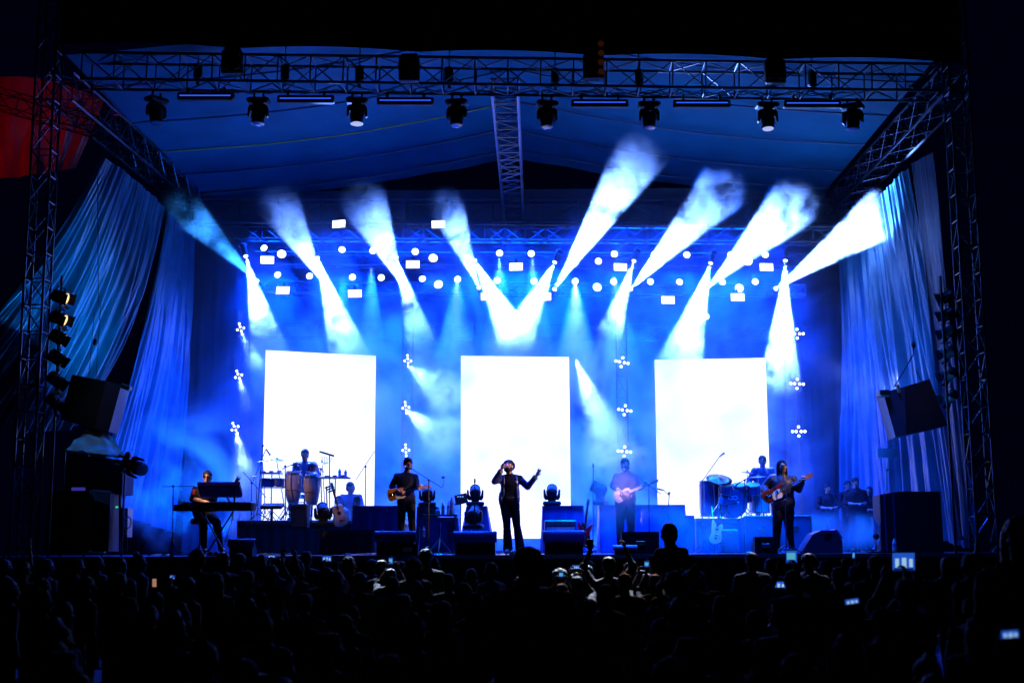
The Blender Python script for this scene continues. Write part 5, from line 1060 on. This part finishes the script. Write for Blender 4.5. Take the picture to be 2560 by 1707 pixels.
bake(mb, 'jacket', JK, s_, .0095, 3, .007, 9, 3)
for s in 'LR': e_, w_ = V(J['el'+s]), V(J['wr'+s]); cc = e_.lerp(w_, .84); q_ = (w_-e_).to_track_quat('Z', 'Y').to_matrix(); MB().lathe([(.05, -.03), (.052, 0), (.048, .03)], cc, q_, 16).build('cuff', mat('striped cuff', (.3, .26, .16), .6), s_)
MB().lathe([(.17, -.02), (.172, .02)], V(J['pel'])+V((0, 0, .045)), Matrix.Diagonal((1, .72, 1)), 20).build('belt', mat('studded belt', (.09, .09, .1), .35, .5), s_)
MB().cyl(V(J['chest'])+V((.12, -.1, .06)), V(J['chest'])+V((.12, -.115, .06)), .018).build('badge', WHITE, s_)
H_ = headM(J) @ Matrix.Rotation(R(-40), 3, 'X'); hc = V(J['head'])+headM(J) @ V((0, .035, .045)); n_ = 32
MB().lathe([(.02, -.012), (.112, .0), (.118, .006), (.112, .012), (.092, .012), (.092, .07), (.082, .095), (.05, .105)], hc, H_, 28).build('hat', mat('black felt', (.012, .012, .018), .9), s_, smooth=False)
w_ = V(J['wrL'])+V((.02, -.07, .07)); hp = V(J['head'])+headM(J) @ V((0, -.135, -.045)); dd = (w_+V((0, 0, .02))-hp).normalized()
t = thing('microphone', 'wireless microphone held to the mouth by the singer', 'microphone', b+hp); MB().cyl(dd*.02, dd*.2, .017, .014, 10).build('handle', BLKP, t); MB().ell((0, 0, 0), .026, n=12, h=8).build('grille', mat('mic mesh', (.35, .36, .4), .35, .8), t)

b = PB(1018, 24.6); q = lambda x, y, dy=0.: tuple(at(x, y, 24.6+dy)-b)
J = stand(pel=q(1016, 1246), chest=q(1015, 1208), neck=q(1016, 1183, .02), head=q(1020, 1162, -.02), shL=q(993, 1192, -.03), shR=q(1037, 1193, .03), elL=q(979, 1215, .02), wrL=q(997, 1227, -.2), elR=q(1043, 1216, -.04), wrR=q(1046, 1222, -.26),
          hipL=q(1005, 1254), hipR=q(1027, 1254), knL=q(1003, 1310, -.05), knR=q(1030, 1310), anL=q(1003, 1371), anR=q(1034, 1371), toL=q(999, 1380, -.15), toR=q(1040, 1380, -.15), yaw=22, tilt=6, fat=.95)
performer('left guitarist in navy shirt with rolled sleeves playing a sunburst guitar', b, J, [((.75, -.15, -.3), (0, 1, -.15), 1, .45, .08), ((.45, .1, .75), (0, .9, .2), -1, 1.0, .05)], shirt=NAVY, sleeve=.45, hairk='quiff', hairm=HAIR, beard=0, skin=SKIN2)
o = b; tag(MB(b).tube([at(1026, 1182, 24.4), at(1027, 1205, 24.42), at(1010, 1225, 24.4)], .016, 4).build('guitar_strap', BLKC), 'black strap over the left guitarist shoulder', 'strap')

b = PB(518, 24.45); q = lambda x, y, dy=0.: tuple(at(x, y, 24.45+dy)-b)
J = stand(pel=q(510, 1280, .05), chest=q(515, 1238), neck=q(518, 1213, -.02), head=q(518, 1193, -.06), shL=q(490, 1225), shR=q(543, 1223), elL=q(482, 1247, -.08), wrL=q(519, 1255, -.3), elR=q(566, 1234, -.12), wrR=q(588, 1207, -.16),
          hipL=q(500, 1286), hipR=q(522, 1286), knL=q(507, 1303, -.36), knR=q(541, 1304, -.34), anL=q(511, 1370, -.2), anR=q(552, 1368, -.3), toL=q(511, 1379, -.38), toR=q(560, 1378, -.46), yaw=4, tilt=3, fat=1.22)
s_ = performer('keyboard player in sunglasses and black shirt waving one hand', b, J, [((.9, -.3, -.25), (0, -.2, -1), 1, .5, .1), ((.55, -.1, .8), (-.2, -.95, .1), 1, .2, .5)], shirt=CLBLK, sleeve=.02, glasses=True, skin=SKIN)
MB().ell(V(J['shL']).lerp(V(J['elL']), .35), (.078, .08, .12), frame(J['shL'], J['elL'], (1, 0, 0))).build('sleeve_patch', mat('red sleeve', (.4, .015, .03), .7), s_, smooth=True)

b = PB(1954, 24.5); q = lambda x, y, dy=0.: tuple(at(x, y, 24.5+dy)-b)
J = stand(pel=q(1958, 1260), chest=q(1955, 1218), neck=q(1954, 1190, .02), head=q(1955, 1167, -.02), shL=q(1929, 1199), shR=q(1981, 1198), elL=q(1910, 1220, .02), wrL=q(1919, 1229, -.22), elR=q(1997, 1223, -.05), wrR=q(2006, 1204, -.26),
          hipL=q(1946, 1268), hipR=q(1970, 1268), knL=q(1942, 1322, -.05), knR=q(1973, 1322), anL=q(1942, 1370), anR=q(1980, 1370), toL=q(1938, 1379, -.15), toR=q(1984, 1379, -.15), yaw=14, tilt=-6, fat=1.2)
performer('long haired bassist in open leather jacket singing into a stand microphone', b, J, [((.4, -.3, -.75), (.3, .9, 0), 1, .5, .12), ((.1, -.15, .95), (.4, .8, -.1), -1, .7, .12)], shirt=mat('bassist jacket', (.010, .010, .02), .45, spec=.3, bump=.3, scale=9, var=.5), hairk='long', skin=SKIN2, shirt_g=.026)

b = PB(1563, 25.15); q = lambda x, y, dy=0.: tuple(at(x, y, 25.15+dy)-b)
J = stand(pel=q(1563, 1248), chest=q(1565, 1208), neck=q(1565, 1183, .02), head=q(1563, 1162, -.02), shL=q(1542, 1192), shR=q(1589, 1192), elL=q(1532, 1215, -.02), wrL=q(1556, 1231, -.24), elR=q(1598, 1218, -.06), wrR=q(1611, 1213, -.27),
          hipL=q(1552, 1256), hipR=q(1574, 1256), knL=q(1550, 1312), knR=q(1577, 1312), anL=q(1550, 1372), anR=q(1580, 1372), toL=q(1546, 1381, -.15), toR=q(1584, 1381, -.15), yaw=10, tilt=0, fat=1.15)
performer('bearded guitarist in loose dark shirt half hidden in blue smoke', b, J, [((.75, -.15, -.3), (0, 1, -.15), 1, .5, .08), ((.3, .1, .85), (.1, .9, .2), -1, 1.0, .05)], shirt=mat('grey green shirt', (.008, .012, .015), .8, bump=.3, scale=12), sleeve=.35, beard=2, skin=SKIN)

def seated(label, cx, Y, zb, head, shL, shR, wl, wr, fat=1.05, shirt=CLBLK, rz=0, **k):
    b = PB(cx, Y, zb); q = lambda x, y, dy=0.: tuple(at(x, y, Y+dy)-b)
    hd = V(q(*head)); nk = hd-V((0, -.02, .165)); 
    J = stand(head=tuple(hd), neck=tuple(nk), chest=tuple(nk-V((0, -.01, .18))), pel=tuple(V((nk.x, .03, nk.z-.5))), shL=q(*shL), shR=q(*shR), hipL=(nk.x-.09, .0, nk.z-.53), hipR=(nk.x+.09, .0, nk.z-.53), knL=(nk.x-.2, -.42, .5), knR=(nk.x+.2, -.42, .5), anL=(nk.x-.2, -.35, .09), anR=(nk.x+.2, -.35, .09), toL=(nk.x-.22, -.5, .03), toR=(nk.x+.22, -.5, .03), fat=fat, **k)
    J['wrL'], J['wrR'] = q(*wl, -.32), q(*wr, -.32)
    for s, sx in (('L', -1), ('R', 1)): m_ = (V(J['sh'+s])+V(J['wr'+s]))/2; J['el'+s] = tuple(m_+V((sx*.09, .06, -.1)))
    t = performer(label, b, J, [((.2, -.8, -.2), (0, -.2, -1), 1, .4, .1), ((-.2, -.8, -.2), (0, -.2, -1), -1, .4, .1)], shirt=shirt, sleeve=.1)
    st = thing('stool', 'drum stool under the '+label.split(' ')[0]+' player', 'stool', b+V((nk.x, .08, 0))); z = nk.z-.68; MB().lathe([(.15, z-.08), (.17, z-.05), (.16, z)]).build('seat', BLKC, st); MB().cyl((0, 0, .02), (0, 0, z-.05), .02).build('column', BLKM, st)
    for kk in range(3): a = .5+kk*2.094; MB().cyl((0, 0, .2), (math.cos(a)*.2, math.sin(a)*.2, 0), .012).build('leg', BLKM, st)
    return t
BLS = mat('blue tee', (.02, .05, .2), .75)
seated('percussion player behind the congas in a dark blue tee', 762, 28.1, RT, (762, 1137), (742, 1163), (785, 1162), (745, 1185), (782, 1185), 1.05, BLS)
seated('drummer silhouetted against the right screen', 1905, 28.6, RT, (1906, 1153), (1886, 1177), (1930, 1176), (1880, 1212), (1930, 1212), 1.2, BLS, yaw=-10)
seated('crew member sitting in shadow against the left screen edge', 876, 29.2, RT, (877, 1219), (856, 1243), (898, 1243), (862, 1270), (890, 1270), 1.1, BLS, yaw=60)
def wing(label, cx, Y, fat, yaw, h=1.7, rz=0):
    J = stand(yaw=yaw, fat=fat, elL=(-.27, .0, 1.15), elR=(.27, 0, 1.15), wrL=(-.1, -.22, 1.12), wrR=(.1, -.24, 1.12)); t = performer(label, PB(cx, Y), J, [((.6, -.4, .1), (0, .3, -1), 1, .5, .1), ((-.6, -.4, .1), (0, .3, -1), -1, .5, .1)], shirt=CLBLK, sleeve=.3, rz=rz); t.scale = (h/1.75,)*3; return t
wing('slim person watching from the dark right wing', 2075, 31.0, .95, 15, 1.58); wing('person with pale hair line behind the heavy man in the right wing', 2126, 31.2, 1.0, -15, 1.66, .3)
wing('heavy man standing with folded hands in the right wing', 2146, 30.2, 1.35, 10, 1.68); wing('person at the far edge of the right wing, beside the box stack', 2180, 30.8, 1.0, 0, 1.5, -.5)

# warm front light from the side towers on the players
for (x, y, z, tgt, e, ang) in ((-9.0, 23.3, 6.6, at(515, 1205, 24.2), 650, 8), (7.9, 23.3, 6.6, at(1960, 1200, 24.2), 230, 9), (7.9, 23.2, 6.4, at(1016, 1208, 24.4), 560, 7.5), (7.9, 23.2, 6.2, at(1275, 1185, 24.0), 480, 7), (-9.0, 23.2, 6.0, at(745, 1215, 27.2), 230, 5)):
    spot((x, y-1.2, z), tgt, e*7, WARM, ang, .7, .08, 'front_light')
spot(at(1480, 1160, 18)+V((0, 0, 1.5)), at(1566, 1226, 25.0), 5200, (.85, .55, .8), 5, .8, .08, 'front_light')  # added pink spot on the smoky guitarist and his guitar
spot(at(300, 700, 24.0), at(240, 1110, 24.5), 90, (0, .3, 1), 34, .8, .1, 'tarp_fill')  # added small blue spot to brighten the tarp roof
spot((7.9, 22.2, 6.2), at(845, 1265, 25.8), 1500, WARM, 3.2, .8, .08, 'front_light')  # added warm spot so the acoustic guitar shows
spot((7.9, 22.2, 6.2), at(1463, 1310, 24.9), 900, (1, .5, .6), 3.4, .8, .08, 'front_light')  # added pink spot to bring out the red guitar
spot((-2.0, 21.5, 9.8), at(1791, 1320, 25.8), 1500, (.5, .7, 1), 3, .8, .08, 'front_light')
# ------------------------------------------------------------------ the crowd
CB = [mat('crowd dark cloth', (.006, .006, .010), .85), mat('crowd navy cloth', (.008, .011, .028), .85), mat('crowd grey cloth', (.028, .030, .036), .85), mat('crowd brown cloth', (.03, .018, .012), .85), mat('crowd green cloth', (.010, .022, .018), .85)]
CS = mat('crowd skin', (.10, .05, .035), .6, spec=.15); CH = mat('crowd hair', (.008, .007, .007), .5, var=.5, scale=60, bump=1., spec=.35); CHB = mat('crowd brown hair', (.10, .05, .025), .4, var=.5, scale=60, bump=.5)  # crowd skin darkened, the dark of the field is in its colour
def spectator_proto(kind):
    J = stand(fat=1.0)
    hk = 'short'; hm = CH; hands = [((0, -.1, -1), (1, 0, 0), 1, .35, .05), ((0, -.1, -1), (-1, 0, 0), 1, .35, .05)]
    if kind == 1: hk = 'long'; J.update(fat=.9)
    if kind == 2: hk = 'short'; J.update(elR=(.21, -.24, 1.50), wrR=(.085, -.30, 1.74), elL=(-.21, -.24, 1.50), wrL=(-.085, -.30, 1.74)); hands = [((-.05, -.1, 1), (1, .1, 0), 1, .7, .05), ((.05, -.1, 1), (-1, .1, 0), -1, .7, .05)]
    if kind == 3: hk = 'curly'; J.update(fat=.95)
    if kind == 4: J.update(fat=1.2)
    if kind == 5: J.update(elL=(-.30, -.06, 1.62), wrL=(-.22, -.1, 1.86), elR=(.30, -.06, 1.60), wrR=(.20, -.12, 1.84)); hands = [((.25, -.1, .95), (.95, 0, -.2), -1, .95, .05), ((.0, .0, 1), (-.2, -.95, .1), 1, .3, .35)]
    if kind == 7: hk = 'bun'; J.update(fat=.9, roll=5)
    if kind == 8: J.update(fat=1.05, roll=-4)
    if kind == 6: hk = 'pony'; J.update(fat=.88)
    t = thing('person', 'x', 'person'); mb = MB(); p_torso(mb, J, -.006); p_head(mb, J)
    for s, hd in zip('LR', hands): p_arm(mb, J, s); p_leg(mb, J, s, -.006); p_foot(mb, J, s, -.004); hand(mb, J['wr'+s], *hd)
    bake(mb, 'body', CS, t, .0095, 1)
    mb = MB(); p_torso(mb, J, .018)
    for s in 'LR': p_arm(mb, J, s, .016, .15 if kind not in (1, 4) else .9)
    bake(mb, 'shirt', CB[0], t, .014, 2, .014, 10, kind)
    mb = MB(); mb.ell(V(J['pel'])-V((0, 0, .02)), (.175, .12, .13))
    for s in 'LR': p_leg(mb, J, s, .014)
    bake(mb, 'trousers', CB[1], t, .014, 2, .01, 10, kind)
    hair(J, t, hk, hm, .008 if hk != 'curly' else .009)
    if kind == 8: MB().lathe([(.135, .0), (.13, .015), (.1, .05), (.092, .12), (.07, .135)], V(J['head']), None, 22).build('bucket_hat', CB[2], t, smooth=True)
    if kind == 4:
        c = V(J['head']); MB().lathe([(.098, .02), (.1, .05), (.085, .1), (.05, .128), (.01, .135)], c, None, 20).build('cap', CB[2], t, smooth=True)
        MB().prism(crv([(-.07, 0), (-.06, .08), (0, .11), (.06, .08), (.07, 0)], 4), .02, .03, Matrix.Translation(c) @ Matrix.Rotation(R(180), 4, 'Z') @ Matrix.Translation((0, .08, 0))).build('cap_brim', CB[2], t)
    return t
PR = [spectator_proto(k) for k in range(9)]; used = [False]*9; SHIRTS = {}
LAND = [(60, 'the left truss tower'), (170, 'the left subwoofer'), (300, 'the power box'), (431, 'the left boom stand'), (518, 'the keyboard player'), (600, 'the small keyboard monitor'), (700, 'the mixer stand'), (777, 'the congas'), (845, 'the acoustic guitar'), (930, 'the left screen edge'), (1018, 'the left guitarist'), (1099, 'the chrome tripod'), (1187, 'the tarped monitor'),
        (1277, 'the singer'), (1408, 'the singer\'s right monitor'), (1463, 'the red guitar'), (1563, 'the smoky guitarist'), (1610, 'the plain monitor'), (1680, 'the child on shoulders'), (1790, 'the pale blue bass'), (1905, 'the drummer'), (1960, 'the bassist'), (2055, 'the side-on wedge'), (2130, 'the wing people'), (2221, 'the panel on a pole'), (2300, 'the right box stack'), (2400, 'the right drape foot'), (2470, 'the right truss tower'), (2550, 'the right picture edge')]
KIND = ['short haired spectator', 'long haired spectator', 'spectator filming with both hands', 'curly haired spectator', 'heavy spectator in a cap', 'spectator with arms raised', 'spectator with a ponytail', 'spectator with a hair bun', 'spectator in a bucket hat']
crowd = []
def spec(px, ytop, Y, kind=None, yaw=None, sc_=None, lab=None, shirt=None, hm=None):
    z = at(px, ytop, Y).z; H0 = 1.76 if kind != 3 else 1.8
    kind = rnd.choice((0, 0, 1, 7, 6, 4, 3, 8, 1)) if kind is None else kind
    t = PR[kind] if not used[kind] else copy_tree(PR[kind]); used[kind] = True
    s = z/H0; t.scale = (min(s*1.04, 1.06),)*2+(s,); t.location = (FX(px, Y), Y, 0); t.rotation_euler = (0, 0, math.pi+(rnd.uniform(-.9, .9) if yaw is None else yaw))
    si = rnd.randrange(5) if shirt is None else shirt
    for ch in t.children:
        if ch.name.startswith('shirt') or (ch.name.startswith('hair') and hm) or (ch.name.startswith('trousers')):
            key = (ch.data.name, si, bool(hm)) if not ch.name.startswith('trousers') else (ch.data.name, 'T', si % 2)
            if key not in SHIRTS:
                me = ch.data.copy(); me.materials[0] = (hm if ch.name.startswith('hair') else CB[si] if ch.name.startswith('shirt') else CB[si % 2]); SHIRTS[key] = me
            ch.data = SHIRTS[key]
    crowd.append((t, px, Y, kind, si, lab, ytop)); return t
# heads one can make out in the photograph: (x of head, y of its top, distance)
HEADS = [(494, 1372, 15, 0), (767, 1377, 19.5, 0), (744, 1394, 16.5, 3), (872, 1390, 16.5, 1), (931, 1397, 19.8, 0), (955, 1399, 17.5, 0), (1001, 1401, 19, 6), (1037, 1394, 15.5, 1), (1065, 1371, 17, 0), (1084, 1392, 18.2, 6), (1121, 1433, 15.5, 0), (1227, 1405, 16.5, 0),
         (1399, 1417, 15.5, 3), (1436, 1412, 17, 1), (1441, 1428, 14.6, 3), (1474, 1399, 17.5, 3), (1467, 1412, 16.2, 0), (1521, 1391, 14.8, 5), (1630, 1385, 18.5, 3), (1726, 1385, 20.5, 0), (1733, 1420, 13, 7), (1808, 1407, 13, 3), (1878, 1380, 17, 0), (1925, 1395, 18.5, 1), (2021, 1382, 16.5, 4), (2062, 1401, 19, 8), (2095, 1417, 13.5, 0), (2020, 1437, 13.2, 6),
         (1514, 1460, 11, 0), (1560, 1432, 13.2, 0), (1600, 1425, 15.3, 8), (1684, 1426, 9.6, 0), (1958, 1492, 7.6, 0), (2187, 1388, 14, 0), (2150, 1404, 16.5, 6), (2290, 1398, 15.5, 0), (2425, 1382, 13, 0), (2365, 1392, 17, 1), (2550, 1290, 8.2, 1), (1700, 1490, 8.0, 1), (1300, 1440, 15, 0), (1178, 1420, 17.5, 1), (1160, 1455, 12.5, 6),
         (600, 1382, 18.5, 0), (655, 1386, 19.5, 1), (690, 1392, 15.5, 2), (557, 1380, 16.5, 0), (350, 1386, 18, 7), (300, 1392, 16, 1), (245, 1390, 19, 0), (190, 1396, 16.5, 8), (120, 1392, 18, 3), (60, 1402, 15, 0), (15, 1398, 18.5, 0), (1040, 1450, 13, 1), (980, 1440, 13.8, 0), (900, 1430, 14.5, 0), (840, 1425, 13.6, 6), (620, 1425, 14.3, 0), (540, 1430, 13.4, 1),
         (470, 1440, 12.2, 0), (300, 1430, 13, 0), (220, 1440, 12.5, 1), (110, 1445, 12, 0), (30, 1450, 12.6, 6)]
for h in HEADS:
    hm = CHB if h[:2] in ((1474, 1399), (1436, 1412), (2550, 1290)) else None
    spec(h[0], h[1], h[2], h[3], hm=hm, yaw=.1 if h[3] == 5 else None, shirt=4 if h[0] == 1684 else None)
PH = [('bright phone in front of the conga riser', 817, 1396, 22, 14, 15, 0), ('small phone left of the bright one by the mixer stand', 679, 1390, 17, 7, 15.2, 0), ('dim blue phone below the left boom stand', 431, 1442, 12, 9, 13.2, 8), ('upright phone between heads below the left guitarist', 977, 1402, 10, 16, 16.8, 0), ('tiny phone at the singer\'s right monitor', 1403, 1436, 11, 12, 14.2, 0),
      ('blue phone held beside a curly head below the red guitar', 1441, 1417, 14, 9, 14.6, 0), ('left phone of the bright pair below the plain monitor', 1617, 1410, 11, 14, 15, 5), ('right phone of the bright pair below the plain monitor', 1636, 1411, 13, 14, 14.6, -4), ('pale phone left of the bright pair', 1580, 1403, 10, 10, 16, 0),
      ('large upright phone below the bassist', 1979, 1391, 26, 30, 12, 0), ('low wide phone under the bassist', 1946, 1461, 33, 16, 12, 2), ('slim phone right of the side-on wedge', 2134, 1388, 6, 18, 16, 3), ('large wide phone below the right box stack', 2259, 1403, 54, 42, 9.5, 0), ('tilted phone low at the right', 2130, 1503, 32, 12, 7.2, -8), ('blurred near phone at the lower right corner', 2525, 1585, 40, 18, 4.6, -4), ('wide phone held over the far right crowd', 2030, 1404, 12, 8, 17, 0)]
for lab_, px_, py_, w__, h__, Y_, tl_ in PH:
    if Y_ > 9 and py_ < 1450:
        zp = at(px_, py_, Y_).z; k_ = zp/1.885; zt2 = k_*1.76; Yb = Y_-.33*k_
        spec(px_, 1372+(1.68-zt2)*F/Yb, Yb, 2, yaw=0)
        HEADS.append((px_, 1400, Yb, 2))
# foreground rows that fill the dark lower part
taken = [(FX(h[0], h[2]), h[2]) for h in HEADS]+[(FX(1320, 8.6), 8.6), (FX(1676, 13.6), 13.6)]
for Y, n_, y0 in ((11.3, 12, 1478), (9.9, 11, 1500), (8.7, 10, 1530), (7.7, 9, 1552), (6.8, 8, 1590), (6.0, 7, 1640), (5.3, 6, 1680)):
    for i in range(n_):
        px = 20+2520*(i+.5)/n_+rnd.uniform(-60, 60)
        x = FX(px, Y)
        if any(math.hypot(x-a, Y-b_) < .52 for a, b_ in taken): continue
        if Y < 8 and abs(px-1320) < 230: continue
        taken.append((x, Y)); spec(px, y0+rnd.uniform(-14, 18), Y, rnd.choice((0, 1, 0, 6, 8, 4, 3, 7, 1)))
# the big man close to the camera, below the singer
t = spec(1320, 1366, 8.6, 0, .05, lab='large man with broad shoulders standing out before the stage, directly below the singer', shirt=4); t.scale = (1.16, 1.12, t.scale[2])
# the child on someone's shoulders
t = thing('person', 'child sitting high on an adult in the crowd, silhouetted below the right screen', 'person', at(1680, 1425, 13.6)); rel = lambda x, y, dy=0.: tuple(at(x, y, 13.6+dy)-t.location)
J = dict(stand(), head=(0, 0, .0)); s = .62; z0 = at(1676, 1309, 13.6).z-t.location.z
J = stand(fat=.85, hipL=(-.09, 0, .93), hipR=(.09, 0, .93), knL=(-.16, .3, .86), knR=(.16, .3, .86), anL=(-.15, .33, .55), anR=(.15, .33, .55), toL=(-.15, .45, .5), toR=(.15, .45, .5), elL=(-.25, .05, 1.18), elR=(.25, .05, 1.18), wrL=(-.1, .2, 1.02), wrR=(.1, .2, 1.02))
for k in list(J):
    if isinstance(J[k], tuple): x, y, z = J[k]; J[k] = (x*.72*(1.0), y*.72, (z-1.745)*.72+z0)
J['head'] = (-.02, 0, z0-.125); J['neck'] = (0, 0, z0-.255); J['shL'] = (-.115, 0, z0-.30); J['shR'] = (.115, 0, z0-.30); J['chest'] = (0, 0, z0-.37); J['fat'] = .66
mb = MB(); p_torso(mb, J, -.02); p_head(mb, J)
for sd in 'LR': p_arm(mb, J, sd, -.012); p_leg(mb, J, sd, -.02); p_foot(mb, J, sd, -.012); hand(mb, J['wr'+sd], (0, .8, -.4), (0, 0, -1), 1, .4, .1, .75)
bake(mb, 'body', CS, t, .009, 1); mb = MB(); p_torso(mb, J, .0)
for sd in 'LR': p_arm(mb, J, sd, .004, .2)
bake(mb, 'shirt', CB[0], t, .012, 2, .008, 10, 3); hair(dict(J, yaw=180), t, 'short', CH)
mb = MB(); mb.ell(V(J['pel']), (.12, .1, .1))
for sd in 'LR': p_leg(mb, J, sd, .0)
bake(mb, 'trousers', CB[1], t, .012, 2)
t['group'] = 'the crowd before the stage'
spec(1676, 1432, 13.6, 0, 0, lab='adult carrying the child on the shoulders', shirt=0)
# unique labels: what stands above them on the stage, and their order from the stage
cols = {}
for c in crowd:
    k = min(LAND, key=lambda l: abs(l[0]-c[1]))[1]; cols.setdefault((k, c[3]), []).append(c)
CLN = ['black', 'navy', 'grey', 'brown', 'dark green']
for (k, kd), L_ in cols.items():
    L_.sort(key=lambda c: -c[2])
    for i, c in enumerate(L_):
        if c[5]: lab = c[5]
        else:
            lab = f"{KIND[kd]} in {CLN[c[4]]} below {k}"
            if len(L_) > 1: lab += ', '+(['nearest the stage', 'next behind', 'third from the stage', 'fourth from the stage', 'fifth from the stage', 'sixth from the stage'][i] if i < len(L_)-1 or len(L_) > 6 else 'farthest back')
        c[0]['label'] = lab; c[0]['group'] = 'the crowd before the stage'
# phones held up over the crowd
PB_ = emis('phone picture blue', (.02, .14, .9), .6, False); PW_ = emis('phone picture white', (.45, .75, 1), .7, False)
def phone(label, px, py, w_, h, Y, tilt=0, warm=False, k=1.):
    p = at(px, py, Y); W, H_ = w_*Y/F, h*Y/F; t = thing('smartphone', label, 'phone', p, 0, 'phones held up in the crowd'); t.rotation_euler = (R(6), R(tilt), 0)
    MB().box((0, .006, 0), (W+.012, .009, H_+.02), bev=.003).build('phone_body', BLKP, t)
    if warm: MB().box((0, -.0005, 0), (W, .002, H_)).build('phone_screen', emis('phone warm picture', (.55, .28, .2), .6, False), t); return t
    MB().box((0, -.0005, 0), (W, .002, H_)).build('phone_screen', PB_, t)
    if W > H_*1.2:
        for sx, ww, hh in ((-.3, .17, .52), (.02, .2, .6), (.33, .16, .48)): MB().box((sx*W, -.002, -.08*H_-.0*hh), (W*ww, .002, H_*hh)).build('bright_patch', PW_, t)
    else: MB().box((-.05*W, -.002, .05*H_), (W*.8, .002, H_*.55)).build('bright_patch', emis('phone picture teal', (.08, .42, .6), .9, False), t)
    MB().box((0, -.002, -.44*H_), (W*.9, .002, H_*.09)).build('control_bar', BLKP, t)
    return t
for lab, px, py, w_, h, Y, tl in PH: phone(lab, px, py, w_, h, Y, tl)
phone('warm lit phone low at the left', 386, 1456, 10, 20, 13.6, 0, True)
# back light that rims the crowd, from lamps on the rear side of the front truss
for x, px, Y, z, e, c, an in ((-2.6, 1010, 17, 1.6, 26000, (.6, .75, 1), 9), (1.6, 1465, 15.8, 1.55, 36000, (.65, .78, 1), 9), (4.6, 1935, 16.8, 1.5, 9000, (.55, .6, 1), 9), (-4.6, 760, 17.5, 1.5, 6000, (.45, .55, 1), 8)):
    spot((x, 25.4, 9.6), (FX(px, Y), Y, z), e, c, an, .95, name='back_lamp')
spot((2, 22.6, 6), (FX(1520, 15), 15, 1.9), 1500, (1, .55, .3), 14, .9, name='front_light')
bpy.data.scenes.remove(TS)
